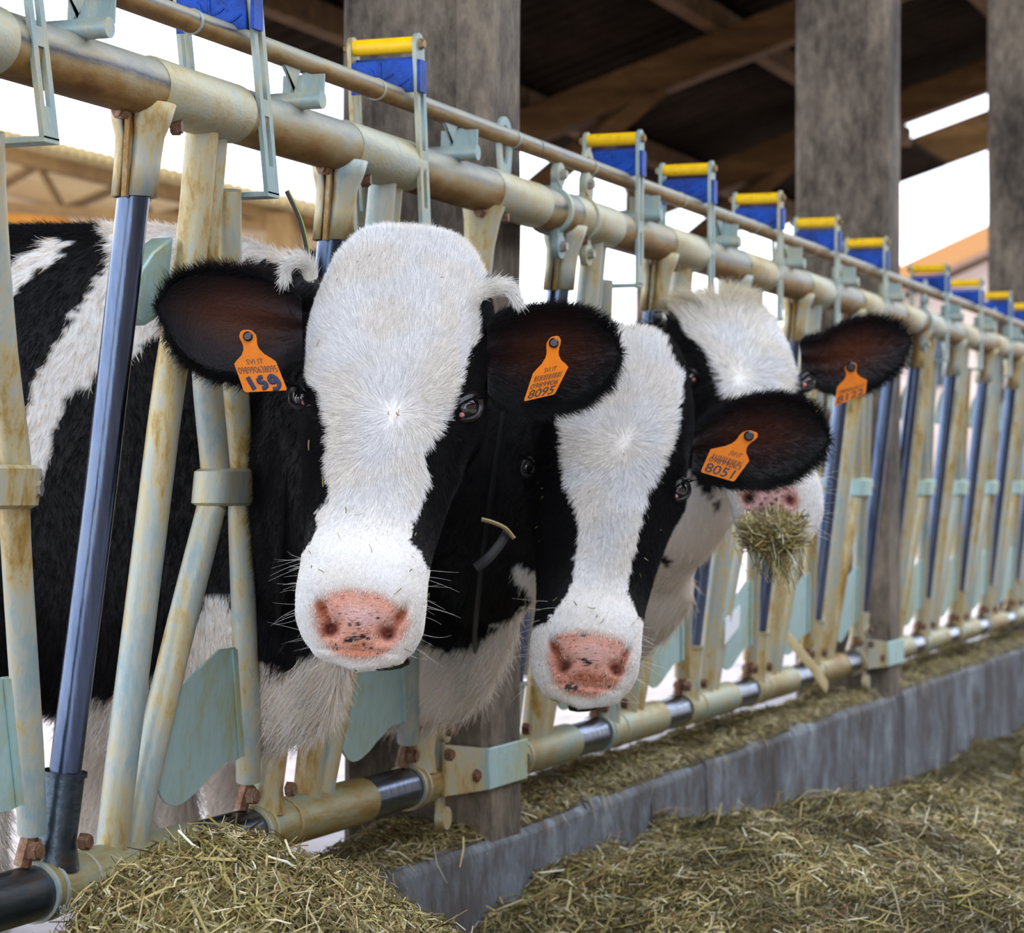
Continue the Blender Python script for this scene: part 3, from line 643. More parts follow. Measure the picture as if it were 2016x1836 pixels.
def hair(name, roots, dirs, lens, cols, rad, parent, npt=5, curl=.25, seed=0, droop=.0):
    n = len(roots); rs = np.random.default_rng(seed)
    cv = bpy.data.hair_curves.new(name); cv.add_curves([npt] * n)
    s = np.linspace(0, 1, npt)[None, :, None]
    dv = dirs + rs.normal(0, curl * .5, dirs.shape); dv /= np.linalg.norm(dv, axis=1, keepdims=True) + 1e-9
    bend = rs.normal(0, curl, dirs.shape); bend[:, 2] -= droop
    P = roots[:, None] + (dv[:, None] * s + bend[:, None] * s * s * .5) * lens[:, None, None]
    a = cv.attributes.get('position') or cv.attributes.new('position', 'FLOAT_VECTOR', 'POINT'); a.data.foreach_set('vector', P.astype(np.float32).ravel())
    a = cv.attributes.get('radius') or cv.attributes.new('radius', 'FLOAT', 'POINT')
    rd = np.broadcast_to(rad, (n,))[:, None] * (1 - .75 * s[:, :, 0]); a.data.foreach_set('value', rd.astype(np.float32).ravel())
    a = cv.attributes.new('hair', 'FLOAT_COLOR', 'CURVE'); c4 = np.ones((n, 4), np.float32); c4[:, :3] = cols; a.data.foreach_set('color', c4.ravel())
    cv.materials.append(M['fur']); o = bpy.data.objects.new(name, cv); COL.objects.link(o); adopt(o, parent); o['kind'] = 'stuff'; return o
def sample(Vt, Fc, N, dens, n, seed=0):
    """area-weighted random roots over quads, weighted by a per-vertex density"""
    rs = np.random.default_rng(seed); a, b, c, d = (Vt[Fc[:, k]] for k in range(4))
    ar = np.linalg.norm(np.cross(c - a, d - b), axis=1) * dens[Fc].mean(1); p = ar / ar.sum()
    f = rs.choice(len(Fc), n, p=p); s, t = rs.random((2, n))
    w_ = np.stack([(1 - s) * (1 - t), s * (1 - t), s * t, (1 - s) * t], 1)
    P = (Vt[Fc[f]] * w_[..., None]).sum(1); Nn = (N[Fc[f]] * w_[..., None]).sum(1); Nn /= np.linalg.norm(Nn, axis=1, keepdims=True) + 1e-9
    return P, Nn, f, w_
def facing(P, N):
    d = np.array([XC, 0, ZC]) - P; d /= np.linalg.norm(d, axis=1, keepdims=True); return (N * d).sum(1)
def vary(c, rs, k=.12): return c * (1 + rs.normal(0, k, (len(c), 1))).clip(.5, 1.6)

def make_cow(name, spec):
    C = spec; root = empty('cow', (C['slot'][0] - .5, C['slot'][1], 0)); tag(root, C['label'], 'cow')
    L, wid = C['L'], C['wid']; u, v, w = frame_from(*[math.radians(k) for k in C['rot']])
    ref = np.array(at(*C['ref'])); O = ref - u * C['reft'] * L - w * .004
    HV, HF, ht, hv, hw = head_mesh(L, wid, u, v, w, O)
    # carve and colour what is drawn on the head
    def carve(cx, cy, rx, ry, ang, depth, also=1):
        nonlocal HV
        N = vnormals(HV, HF); px, py, _ = proj(HV); f = facing(HV, N)
        c, s = math.cos(ang), math.sin(ang); dx, dy = px - cx, py - cy
        g = np.exp(-(((dx * c + dy * s) / rx) ** 2 + ((-dx * s + dy * c) / ry) ** 2)) * (f > -.2) * (ht > .2)
        dirn = HV - np.array([XC, 0, ZC]); dirn /= np.linalg.norm(dirn, axis=1, keepdims=True)
        HV = HV + dirn * (g * depth)[:, None]
    for k in C['carve']: carve(*k)
    N = vnormals(HV, HF); px, py, _ = proj(HV); f = facing(HV, N)
    def coat(px, py, P):
        j = vnoise(P, 55, 3) * 3.0 * C['k'] + vnoise(P, 140, 5) * 2.0 * C['k']; return inpoly(px + j, py + j * .6, C['white'])
    isw = coat(px, py, HV); col = np.where(isw[:, None], WHT, BLK)
    warm = (sm(.5 + .5 * vnoise(HV, 9, 8)) * .35)[:, None]; col = np.where(isw[:, None], WHT * (1 - warm) + np.array([.72, .62, .50]) * warm, col)
    pad = inpoly(px, py, C['pad']) & (f > 0) & (ht > .6)
    # soft edge of the pad through distance to the outline polygon
    pc = np.array(C['pad'], float); dd = np.full(len(px), 1e9)
    for a_, b_ in zip(pc, np.roll(pc, -1, 0)):
        e = b_ - a_; tt = np.clip(((px - a_[0]) * e[0] + (py - a_[1]) * e[1]) / (e @ e), 0, 1); dd = np.minimum(dd, np.hypot(px - a_[0] - tt * e[0], py - a_[1] - tt * e[1]))
    sd_ = np.where(pad, dd, -dd) * ((f > 0) & (ht > .6)) + np.where((f > 0) & (ht > .6), 0, -99)
    pk = sm(.5 + sd_ / (26 * C['k']))[:, None]; lit = np.array(C.get('padcol', PNK))
    padc = lit * (1 + .12 * vnoise(HV, 60, 4)[:, None])
    edge = np.exp(-(sd_ / (13 * C['k'])) ** 2)[:, None] * .55
    padc = padc * (1 - edge) + np.array([.45, .13, .04]) * edge
    for cx, cy, rx, ry, ang, cc, am in C['stain']:
        c, s = math.cos(ang), math.sin(ang); dx, dy = px - cx, py - cy; g = np.clip(np.exp(-(((dx * c + dy * s) / rx) ** 2 + ((-dx * s + dy * c) / ry) ** 2)) * 1.6 * am, 0, am)[:, None] * (f > -.1)[:, None]
        padc = padc * (1 - g) + np.array(cc) * g
    for cx, cy, r_ in C['spots']:
        g = ((np.hypot(px - cx, (py - cy) * 1.3) < r_ * (1 + .3 * vnoise(HV, 300, 2))) & (f > 0))[:, None]; padc = np.where(g, np.array([.03, .02, .025]), padc); 
    sp = vnoise(HV, 190, 9) * vnoise(HV, 95, 11); padc = np.where((sp > .42)[:, None], padc * np.array([.55, .32, .22]), padc)
    col = col * (1 - pk) + padc * pk
    if 'poll_spot' in C:
        cx, cy, r_ = C['poll_spot']; g = np.exp(-(((px - cx) / r_) ** 2 + ((py - cy) / (r_ * 1.25)) ** 2) ** 1.5)[:, None] * (f > -.1)[:, None] * .85; col = col * (1 - g) + np.array([.78, .36, .26]) * g
    # face indices: material 1 (moist nose) on the pad
    hv_all = [HV]; hf_all = [HF]; cols = [col]; mats = [(pk[HF].mean(1)[:, 0] > .6).astype(int)]; off = len(HV)
    ears = []
    for e in C['ears']:
        EV, EF, sc, front = ear_mesh(**e['geo']); s, c = sc[:, 0], sc[:, 1]
        ins = np.exp(-((s - .42) / .30) ** 2 - ((c - .42) / .26) ** 2) * front * e.get('red', 1)
        ec = BLK * 1.8 * (1 - ins[:, None]) + BRN * .75 * ins[:, None]; ears.append((EV, EF, sc, front, ec))
        hv_all.append(EV); hf_all.append(EF + off); cols.append(ec); mats.append(np.zeros(len(EF), int)); off += len(EV)
    # neck, trunk and legs as one remeshed skin
    hc = O + u * .16 * L - w * .17 * wid; hc2 = O + u * .18 * L - w * .10 * wid
    neck = [(hc2, .062 * wid, .085 * wid)] + [(hc, .085 * wid, .115 * wid)] + [(np.array(p), a, b_, g) for p, a, b_, g in C['neck']]
    parts = [loft(smooth_path(neck))] + [loft(smooth_path([(np.array(p), a, b_) for p, a, b_ in C['dewlap']]))]
    for lx, ly, dx in C['legs']:
        parts.append(loft(smooth_path([(np.array((lx, ly, .80)), .075, .10), (np.array((lx + .01, ly, .62)), .062, .078), (np.array((lx + .02, ly, .44)), .045, .052), (np.array((lx + .025 + dx * .3, ly, .36)), .046, .050), (np.array((lx + .02 + dx * .5, ly, .20)), .030, .034), (np.array((lx + .03 + dx, ly, .10)), .038, .042), (np.array((lx + .06 + dx, ly, .055)), .046, .050), (np.array((lx + .075 + dx, ly, .004)), .052, .060)], 3), 20))
    BV, BF = remeshed(parts, .010); bpx, bpy_, _ = proj(BV); jn = vnoise(BV, 30, 6) * 5
    bw = np.zeros(len(BV), bool)
    for poly in C['bodywhite']: bw |= inpoly(bpx + jn, bpy_ + jn, poly)
    for poly in C['bodyblack']: bw &= ~inpoly(bpx + jn, bpy_ + jn, poly)
    if C.get('whitebody'): bw |= ~np.zeros(len(BV), bool) & ~np.any([inpoly(bpx + jn, bpy_ + jn, p) for p in C['bodyblack']], axis=0) if C['bodyblack'] else ~bw
    bw |= BV[:, 2] < .60
    hoof = BV[:, 2] < .07
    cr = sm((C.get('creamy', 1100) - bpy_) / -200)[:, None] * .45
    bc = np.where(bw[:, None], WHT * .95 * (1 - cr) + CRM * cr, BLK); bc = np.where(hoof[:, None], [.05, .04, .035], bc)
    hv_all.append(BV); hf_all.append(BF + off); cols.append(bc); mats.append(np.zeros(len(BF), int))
    AV, AF, AC, AM = (np.concatenate(k) for k in (hv_all, hf_all, cols, mats))
    body = np_mesh('body', AV, AF, [M['cow'], M['nose']], AC, root); body.data.polygons.foreach_set('material_index', AM.astype(np.int32))
    # eyes
    HN = vnormals(HV, HF)
    def on_head(x, y):
        p_, q_, z_ = proj(HV); d = np.hypot(p_ - x, q_ - y); k = np.argsort(d + (facing(HV, HN) < -.3) * 1e4)[:12]; k = k[np.argmin(z_[k])]; return HV[k], HN[k]
    for ex, ey, er, lookx in C['eyes']:
        p, n_ = on_head(ex, ey); p = np.array(at(ex, ey, proj(p)[2])); n2 = n_ * .6 + (np.array([XC, 0, ZC]) - p) / np.linalg.norm(np.array([XC, 0, ZC]) - p) * .6; n2 /= np.linalg.norm(n2)
        c = p - n2 * er * .45; t = MB(); rows, colsn = 14, 22
        for i in range(rows + 1):
            for k in range(colsn):
                th_, ps = math.pi * i / rows, 2 * math.pi * k / colsn; t.v.append(tuple(c + er * np.array([math.sin(th_) * math.cos(ps), math.sin(th_) * math.sin(ps), math.cos(th_)])))
        for i in range(rows):
            for k in range(colsn): t.f.append((i * colsn + k, i * colsn + (k + 1) % colsn, (i + 1) * colsn + (k + 1) % colsn, (i + 1) * colsn + k)); t.m.append(0)
        eye = t.build('eye', M['eye'], root)
        # lids: almond ring around the ball, pink corner towards the nose
        camr = np.array([CS, SN, 0]); sx = np.cross(n2, [0, 0, 1.]); sx /= np.linalg.norm(sx); sx = -sx if sx @ camr < 0 else sx; sy = np.cross(sx, n2); sy = sy if sy[2] > 0 else -sy
        aa = C['eyetilt'] * (1 if lookx > 0 else -1); ca, sa = math.cos(aa), math.sin(aa); ax, ay = sx * ca + sy * sa, sy * ca - sx * sa
        def ring(a_, b_, lift, bulge=0): return [c + ax * a_ * math.cos(q) + ay * b_ * math.sin(q) * (1 if math.sin(q) > 0 else .9) + n2 * (lift - bulge * abs(math.cos(q)) ** 2) for q in np.linspace(0, 2 * math.pi, 28, endpoint=False)]
        R_ = [ring(er * 1.55, er * 1.25, er * .15, er * .25), ring(er * 1.35, er * 1.05, er * .85, er * .5), ring(er * 1.12, er * .78, er * 1.02, er * .62), ring(er * .98, er * .62, er * .88, er * .5), ring(er * .95, er * .6, er * .5, er * .3)]
        t = MB(); n = 28; t.add([q for r_ in R_ for q in r_], [(i * n + k, i * n + (k + 1) % n, (i + 1) * n + (k + 1) % n, (i + 1) * n + k) for i in range(4) for k in range(n)]); lid = t.build('eyelid', M['lid'], root)
        t = MB(); cc = c - ax * lookx * er * .66 - ay * er * .16 + n2 * er * .62
        for i in range(7):
            for k in range(12):
                th_, ps = math.pi * i / 6, 2 * math.pi * k / 12; t.v.append(tuple(cc + er * .24 * (1.2 * ax * math.sin(th_) * math.cos(ps) + ay * math.sin(th_) * math.sin(ps) + .9 * n2 * math.cos(th_))))
        for i in range(6):
            for k in range(12): t.f.append((i * 12 + k, i * 12 + (k + 1) % 12, (i + 1) * 12 + (k + 1) % 12, (i + 1) * 12 + k)); t.m.append(0)
        o = t.build('eye_corner', M['pinkskin'], root); o['label'] = 'pink inner corner of the eye'
        # lashes
        q = np.linspace(.15 * math.pi, .85 * math.pi, 46); rt = np.array([c + ax * er * 1.05 * math.cos(k) + ay * er * .72 * math.sin(k) + n2 * er * .95 for k in q])
        dr = np.array([ax * math.cos(k) * .9 + ay * .25 + n2 * .9 for k in q]); hair('eyelashes', rt, dr, np.full(46, er * 1.35), np.tile(BLK, (46, 1)), .00035, root, curl=.25, droop=.3, seed=3)
    # ---- coat hair on the head
    wx, wy = C['whorl']; rs = np.random.default_rng(C['seed']); P0, _ = on_head(wx, wy)
    fc = facing(HV, HN); dens = (fc > -.25).astype(float) * (1 - pk[:, 0] * .93) * (.45 + .55 * isw)
    P, Nn, fi, ww_ = sample(HV, HF, HN, dens, C['nhair'], C['seed']); hx, hy, _ = proj(P)
    iw = coat(hx, hy, P); hc_ = np.where(iw[:, None], np.array([.86, .855, .86]), BLK * 1.0)
    th_ = sm(.5 + .5 * vnoise(P, 14, 21))[:, None] * .45; hc_ = np.where(iw[:, None], hc_ * (1 - th_) + np.array([.86, .76, .62]) * th_, hc_)
    d = P - P0; tu, tv = d @ u, d @ v; r_ = np.hypot(tu, tv) + 1e-6
    flow = (tv / r_)[:, None] * v + (tu / r_)[:, None] * u
    sw = vnoise(P, 7, 31)[:, None] * .35; flow = flow + sw * v + vnoise(P, 11, 33)[:, None] * .25 * u
    flow -= (flow * Nn).sum(1, keepdims=True) * Nn; flow /= np.linalg.norm(flow, axis=1, keepdims=True) + 1e-9
    tt = (P - O) @ u / L; poll = np.exp(-((tt - .02) / .10) ** 2); muz = sm((tt - .55) / .25)
    ln = (.0125 + .016 * poll - .0090 * muz) * C['hl'] * rs.uniform(.7, 1.3, len(P)); wc = 1 - np.exp(-(r_ / .022) ** 2); ln *= .8 + .2 * wc; lift = .14 + .06 * wc + .25 * poll + .08 * rs.random(len(P)) - .06 * muz
    if C.get('curly'):
        ln *= 1 + .9 * poll; q_ = (np.clip(poll * 1.3, 0, 1) * iw)[:, None]; hc_ = hc_ * (1 - q_) + np.array([.60, .52, .38]) * q_; flow = flow + (vnoise(P, 16, 71)[:, None] * v + vnoise(P, 13, 72)[:, None] * u) * poll[:, None] * 1.6
    hair('face_hair', P - Nn * .0006, flow + Nn * lift[:, None], ln, vary(hc_, rs, .19), .00022 * C['hr'], root, curl=.14 + .2 * 0, seed=C['seed'])
    # ---- ear hair
    eh = []
    for EV, EF, sc, front, ec in ears:
        EN = vnormals(EV, EF); s, c = sc[:, 0], sc[:, 1]; rim = np.maximum(np.exp(-(c / .05) ** 2), np.exp(-((1 - c) / .05) ** 2)); rim = np.maximum(rim, np.exp(-((1 - s) / .04) ** 2))
        dn = .5 + 3.0 * rim; P, Nn, fi, w2 = sample(EV, EF, EN, dn, C['nhair'] // 7, 5); cl = (ec[EF[fi]] * w2[..., None]).sum(1); sc_ = (sc[EF[fi]] * w2[..., None]).sum(1)
        fr = front[EF[fi][:, 0]]; ax_ = EV[(46 * 30 // 2) + 30 * 22 % 1] * 0 + (EV[45 * 30 + 15] - EV[15]); ax_ /= np.linalg.norm(ax_)
        cr_ = EV[30 * 20 + 29] - EV[30 * 20]; cr_ /= np.linalg.norm(cr_); out = (sc_[:, 1:] - .5) * 2
        fl = ax_ * .8 + cr_ * out * 1.0; fl -= (fl * Nn).sum(1, keepdims=True) * Nn * .8; fl /= np.linalg.norm(fl, axis=1, keepdims=True)
        eh.append((P, fl + Nn * .25, rs.uniform(.006, .015, len(P)) * (1 + .5 * (np.abs(out[:, 0]) > .85)), np.maximum(cl, .006) * 1.3))
    if eh: hair('ear_hair', *[np.concatenate(k) for k in zip(*eh)], .00028 * C['hr'], root, curl=.25, seed=6)
    # ---- neck and body hair where the photo shows it
    BN = vnormals(BV, BF); fb = facing(BV, BN); vis = (fb > -.3) & (bpx > -420) & (bpx < 2200) & (bpy_ > 380) & (bpy_ < 1900) & (BV[:, 0] > -1.8) & ~hoof
    vis &= BV[:, 2] > .12
    P, Nn, fi, w2 = sample(BV, BF, BN, vis * (.45 + .55 * (np.abs(fb) < .45)), C['nbody'], 9); cl = (bc[BF[fi]] * w2[..., None]).sum(1)
    k_ = (cl.mean(1) > .2); cl = np.where(k_[:, None], np.array([.84, .79, .74]), BLK * 1.2); cl = np.where((k_ & (rs.random(len(P)) < .3))[:, None], cl * np.array([1, .86, .7]), cl)
    fl = np.array([-.45, .1, -.75]) + vnoise(P, 3, 12)[:, None] * .4 * np.array([1, 0, .3]); fl = fl - (fl * Nn).sum(1, keepdims=True) * Nn; fl /= np.linalg.norm(fl, axis=1, keepdims=True) + 1e-9
    lo_ = sm((.80 - P[:, 2]) / .15); ln = (.014 + .016 * lo_) * rs.uniform(.6, 1.4, len(P))
    hair('body_hair', P, fl + Nn * (.3 + .1 * lo_)[:, None], ln, vary(cl, rs), .00034 * C['hr'], root, curl=.3, seed=10)
    # ---- whiskers round the muzzle
    mz = (ht > .80) & (np.abs(hv) > .045 * wid) & (ht < 1.0); ids = np.nonzero(mz)[0]; ids = rs.choice(ids, 54); dr = np.sign(hv[ids])[:, None] * v * 1.0 + HN[ids] * .5 + u * rs.uniform(-.1, .7, (54, 1))
    hair('whiskers', HV[ids], dr / np.linalg.norm(dr, axis=1, keepdims=True), rs.uniform(.014, .042, 54), np.tile([.75, .73, .70], (54, 1)), .00016 * C['hr'], root, curl=.3, droop=.15, seed=4)
    for sc_ in C.get('scurs', []):                # pale hair-covered horn buds
        pts = spline([at(*q) for q in sc_['pts']], 5); n = len(pts); rr_ = [.0105 * (1 - (i / (n - 1)) ** 1.4 * .85) * sc_.get('r', 1) for i in range(n)]
        o = MB().tube(pts, rr_, 12).build('horn_bud', M['horn'], root)
        pp = np.array([tuple(p) for p in pts]); k = rs.integers(0, n - 2, 1500); q = rs.normal(size=(1500, 3)); q /= np.linalg.norm(q, axis=1, keepdims=True)
        rt = pp[k] + q * np.array(rr_)[k][:, None] * .8; td = pp[k + 2 - (k + 2 >= n)] - pp[k]; td /= np.linalg.norm(td, axis=1, keepdims=True) + 1e-9
        hair('horn_hair', rt, td + q * .25, rs.uniform(.010, .022, 1500), np.tile([.78, .76, .72], (1500, 1)), .0003 * C['hr'], root, curl=.18, seed=8)
    return root, (O, u, v, w), (HV, HN)
M['horn'] = mat('pale horn skin', (.62, .58, .52), rough=.7)

def ear_tag(root, SL, SR, BL, BR, stud, Z, lines, label, bend=.0, hand=None, code=False, slope=0):
    """flat orange tag: shoulders SL SR, lower corners BL BR, stud (photo pixels at distance Z)"""
    SL, SR, BL, BR, st = (np.array(q, float) for q in (SL, SR, BL, BR, stud))
    mid = (SL + SR) / 2; nk = st - mid; h = np.linalg.norm(SR - SL) / 2; ax = (SR - SL) / 2
    def sc(x, y):                                  # x -1..1, y 0 shoulders..1 bottom, negative up the neck
        if y >= 0: a = SL * (1 - y) + BL * y; b_ = SR * (1 - y) + BR * y; return a * (1 - x) / 2 + b_ * (1 + x) / 2
        return mid + ax * x + nk * (-y)
    def W(x, y, dz=0): p = sc(x, y); return at(p[0], p[1], Z + slope * x + dz + bend * x * x)
    t = bpy.data.objects.new('ear_tag', None); COL.objects.link(t); t.location = W(0, .2); adopt(t, root); t['label'] = label
    inv = Matrix.Translation(-W(0, .2))
    def fx(o): o.matrix_parent_inverse = inv; return o
    prof = [(-1.05, 1, .40), (-.9, 1, .62)]
    ys = [(.0, 1.0), (-.12, .84), (-.3, .55), (-.5, .38), (-.7, .33), (-.82, .38)]
    right = [(.93, 1.0), (1.0, .93)] + [(1.0, y) for y in (.75, .5, .25)] + [(x, y) for y, x in ys]
    arc = [(.40 * math.cos(q), -1.0 - .30 * math.sin(q)) for q in np.linspace(-.35, math.pi + .35, 11)]
    left = [(-x, y) for x, y in right][::-1]
    bot = [(-.6, 1.0), (-.3, 1.0), (0, 1.0), (.3, 1.0), (.6, 1.0)]
    poly = right + arc + left + bot
    mb = MB()
    # rows across the tag so that it can bend
    rows = [(-1.25, .16), (-1.18, .30), (-1.05, .40), (-.9, .40), (-.8, .36), (-.65, .34), (-.5, .38), (-.3, .55), (-.12, .84), (0, 1), (.25, 1), (.5, 1), (.75, 1), (.93, 1), (.985, .96), (1.0, .90)]
    xs = np.linspace(-1, 1, 13); n = 13; vs = []
    for dz in (0, .0016):
        for y, hw in rows: vs += [W(x * hw, y, dz) for x in xs]
    m = len(rows); fs = []
    for i in range(m - 1):
        for k in range(n - 1):
            a = i * n + k; q = (a, a + 1, a + n + 1, a + n); fs.append(q); fs.append(tuple(j + m * n for j in q[::-1]))
    for i in range(m - 1):
        for k in (0, n - 1): a = i * n + k; fs.append((a, a + n, a + n + m * n, a + m * n))
    for i in (0, m - 1):
        for k in range(n - 1): a = i * n + k; fs.append((a, a + 1, a + 1 + m * n, a + m * n))
    fx(mb.add(vs, fs).build('tag_plate', M['orange'], t))
    p = at(st[0], st[1], Z - .0015); d = V(SN, -CS, 0); r0 = .0058 * Z / 2.95
    fx(MB().tube([p - d * .010, p + d * .002, p + d * .004], [r0, r0, r0 * .7], 14).build('stud', M['black'], t))
    for txt, y0, y1, x0, x1 in lines:
        vs, fs = text_mesh(txt, font_off=.012 if y1 - y0 > .3 else .0); xs_ = [q.x for q in vs]; ys_ = [q.y for q in vs]; a0, a1, b0, b1 = min(xs_), max(xs_), min(ys_), max(ys_)
        o = fx(MB().add([W(x0 + (q.x - a0) / (a1 - a0) * (x1 - x0), y1 + (q.y - b0) / (b1 - b0) * (y0 - y1), -.0006) for q in vs], fs).build('printed_text', M['ink'], t, smooth=False))
    if code:
        mb = MB(); rs = random.Random(3); x = -.78
        while x < .82:
            w_ = rs.choice((.03, .05, .08)); mb.add([W(x, .13, -.0006), W(x + w_ * .6, .13, -.0006), W(x + w_ * .6, .34, -.0006), W(x, .34, -.0006)], [(0, 1, 2, 3)]); x += w_ * 1.5
        o = fx(mb.build('bar_print', M['ink'], t, smooth=False)); o['kind'] = 'stuff'
    if hand:
        for st_ in hand:
            mb = MB(); pts = [W(x, y, -.001) for x, y in st_]; pts = spline(pts, 5) if len(pts) > 2 else pts
            fx(mb.tube(pts, .0025, 8, r2=.2, up=(SN, -CS, 0)).build('marker_stroke', M['marker'], t))
    return t

def pinkpad(pts): return pts
cow1, fr1, hm1 = make_cow('cow', dict(label='nearest cow, white-faced with a broad blaze and ear tag 159', seed=11, k=1.0, L=.508, wid=1.0,
    rot=(21, -5, 5.3), ref=(757, 758, 2.93), reft=.415, slot=(-.02, 2.985),
    carve=[(652, 1236, 14, 17, .7, .026), (636, 1204, 9, 26, -.35, .014), (763, 1246, 15, 15, -.7, .024), (787, 1216, 9, 25, .55, .013),
           (700, 1281, 62, 4, .07, .007), (705, 1225, 22, 34, 0, -.004), (605, 800, 26, 26, 0, .006), (912, 812, 26, 26, 0, .006)],
    white=[(617, 500), (602, 578), (602, 631), (583, 661), (583, 684), (598, 707), (605, 744), (617, 763), (639, 774), (651, 816), (656, 854), (651, 903), (653, 948), (649, 978), (628, 1004), (624, 1038), (613, 1066), (600, 1080), (560, 1100), (520, 1340), (880, 1340), (868, 1120), (840, 1115), (827, 1086), (805, 1064), (813, 1031), (828, 986), (837, 929), (835, 876), (854, 846), (877, 812), (899, 759), (918, 699), (937, 676), (941, 608), (956, 560), (1000, 540), (980, 400), (560, 400), (590, 500)],
    pad=[(612, 1190), (638, 1170), (657, 1162), (685, 1156), (714, 1160), (748, 1166), (783, 1188), (803, 1198), (808, 1228), (796, 1256), (771, 1280), (748, 1296), (701, 1301), (657, 1288), (632, 1262), (616, 1232)],
    stain=[(636, 1196, 8, 26, -.35, (.42, .11, .03), .9), (653, 1238, 12, 15, .7, (.20, .045, .03), .95), (790, 1212, 8, 26, .5, (.40, .10, .03), .85), (764, 1246, 13, 13, -.7, (.22, .055, .04), .9),
           (700, 1290, 60, 7, .05, (.50, .15, .04), .7), (712, 1212, 40, 16, .1, (.88, .60, .62), .6), (705, 1268, 30, 10, .1, (.66, .22, .12), .5)],
    spots=[(686, 1229, 4), (704, 1227, 4), (640, 1194, 3), (742, 1217, 3), (768, 1252, 4), (690, 1258, 8), (700, 1260, 6), (712, 1252, 6), (726, 1257, 4), (682, 1262, 4), (662, 1268, 3), (664, 1277, 3), (716, 1268, 4), (731, 1275, 3), (744, 1286, 3), (668, 1208, 2.5), (780, 1212, 2.5), (697, 1246, 2.5)],
    poll_spot=(786, 470, 22), whorl=(773, 800), hl=1.15, hr=1.0, nhair=150000, nbody=95000,
    eyes=[(592, 782, .0150, -1), (921, 804, .0158, 1)], eyetilt=.45, creamy=1150,
    ears=[dict(geo=dict(up=[(594, 590), (560, 556), (500, 537), (430, 529), (370, 543), (330, 568), (312, 600)], lo=[(596, 705), (560, 745), (515, 752), (462, 745), (424, 737), (375, 710), (338, 665), (314, 612)], Zb=3.0, Zt=2.97, cup=.045)),
          dict(geo=dict(up=[(958, 640), (987, 626), (1024, 616), (1080, 607), (1136, 616), (1173, 635), (1203, 661), (1218, 690)], lo=[(960, 775), (1006, 803), (1062, 806), (1117, 800), (1155, 781), (1192, 747), (1214, 710), (1219, 696)], Zb=2.98, Zt=3.04, cup=.045), red=.8)],
    dewlap=[((.10, 2.95, .76), .015, .05), ((.05, 2.995, .735), .032, .10), ((.0, 3.03, .71), .036, .135), ((-.1, 3.045, .69), .06, .14), ((-.3, 3.04, .70), .08, .14)],
    neck=[((.09, 2.925, .95), .085, .18, .0), ((.0, 2.998, .945), .074, .26, 0), ((-.06, 3.02, .94), .085, .30, -.1), ((-.20, 3.03, .925), .16, .33, 0), ((-.48, 3.03, .93), .245, .33, 0), ((-1.0, 3.03, .93), .25, .33, 0), ((-1.7, 3.03, .95), .25, .32, 0), ((-2.05, 3.03, .98), .18, .26, 0), ((-2.2, 3.03, .98), .04, .08, 0)],
    legs=[(-.42, 2.86, 0), (-.38, 3.18, .05), (-1.85, 2.88, 0), (-1.8, 3.18, .1)],
    bodywhite=[[(215, 520), (160, 600), (110, 680), (65, 755), (48, 850), (38, 945), (62, 965), (95, 900), (120, 800), (190, 740), (270, 690), (315, 650), (345, 600), (380, 520), (600, 512), (600, 300), (200, 300)],
               [(-10, 560), (30, 520), (100, 470), (150, 470), (70, 540), (20, 590), (-10, 600)],
               [(-20, 1500), (75, 1450), (110, 1405), (170, 1378), (215, 1372), (300, 1330), (345, 1250), (400, 1195), (430, 1165), (455, 1200), (480, 1285), (520, 1310), (570, 1322), (610, 1290), (660, 1270), (760, 1300), (760, 1900), (-20, 1900)]],
    bodyblack=[], scurs=[dict(pts=[(612, 545, 2.99), (606, 522, 2.98), (590, 514, 2.97), (570, 524, 2.97), (562, 545, 2.97)], r=.85), dict(pts=[(950, 575, 2.98), (968, 566, 2.97), (990, 562, 2.96), (1006, 572, 2.96), (1016, 588, 2.96)], r=1.0)]))
t1 = ear_tag(cow1, (461, 716), (543, 711), (481, 772), (566, 768), (488, 662), 2.955, [('SVI IT', -.14, .05, -.40, .40), ('098990638095', .13, .36, -.92, .92)], 'orange ear tag hand-marked 159',
    hand=[[(-.60, .48), (-.48, .92)], [(.10, .50), (-.14, .53)], [(-.14, .53), (-.12, .68), (.08, .70), (.10, .84), (-.12, .90)], [(.66, .56), (.52, .48), (.38, .56), (.42, .70), (.60, .68), (.66, .56)], [(.66, .54), (.74, .76), (.58, .92), (.36, .93)]])
t2 = ear_tag(cow1, (1049, 735), (1119, 722), (1031, 790), (1092, 776), (1090, 675), 2.985, [('SVI IT', -.12, .06, -.35, .35), ('0989906', .40, .60, -.85, .8), ('8095', .63, .95, -.82, .8)], 'orange ear tag numbered 8095', code=True, slope=.004)
o = MB().tube([at(468, 742, 3.01), at(462, 747, 3.01), at(478, 752, 3.0)], .004, 8).build('tag_back', M['orange'], cow1)

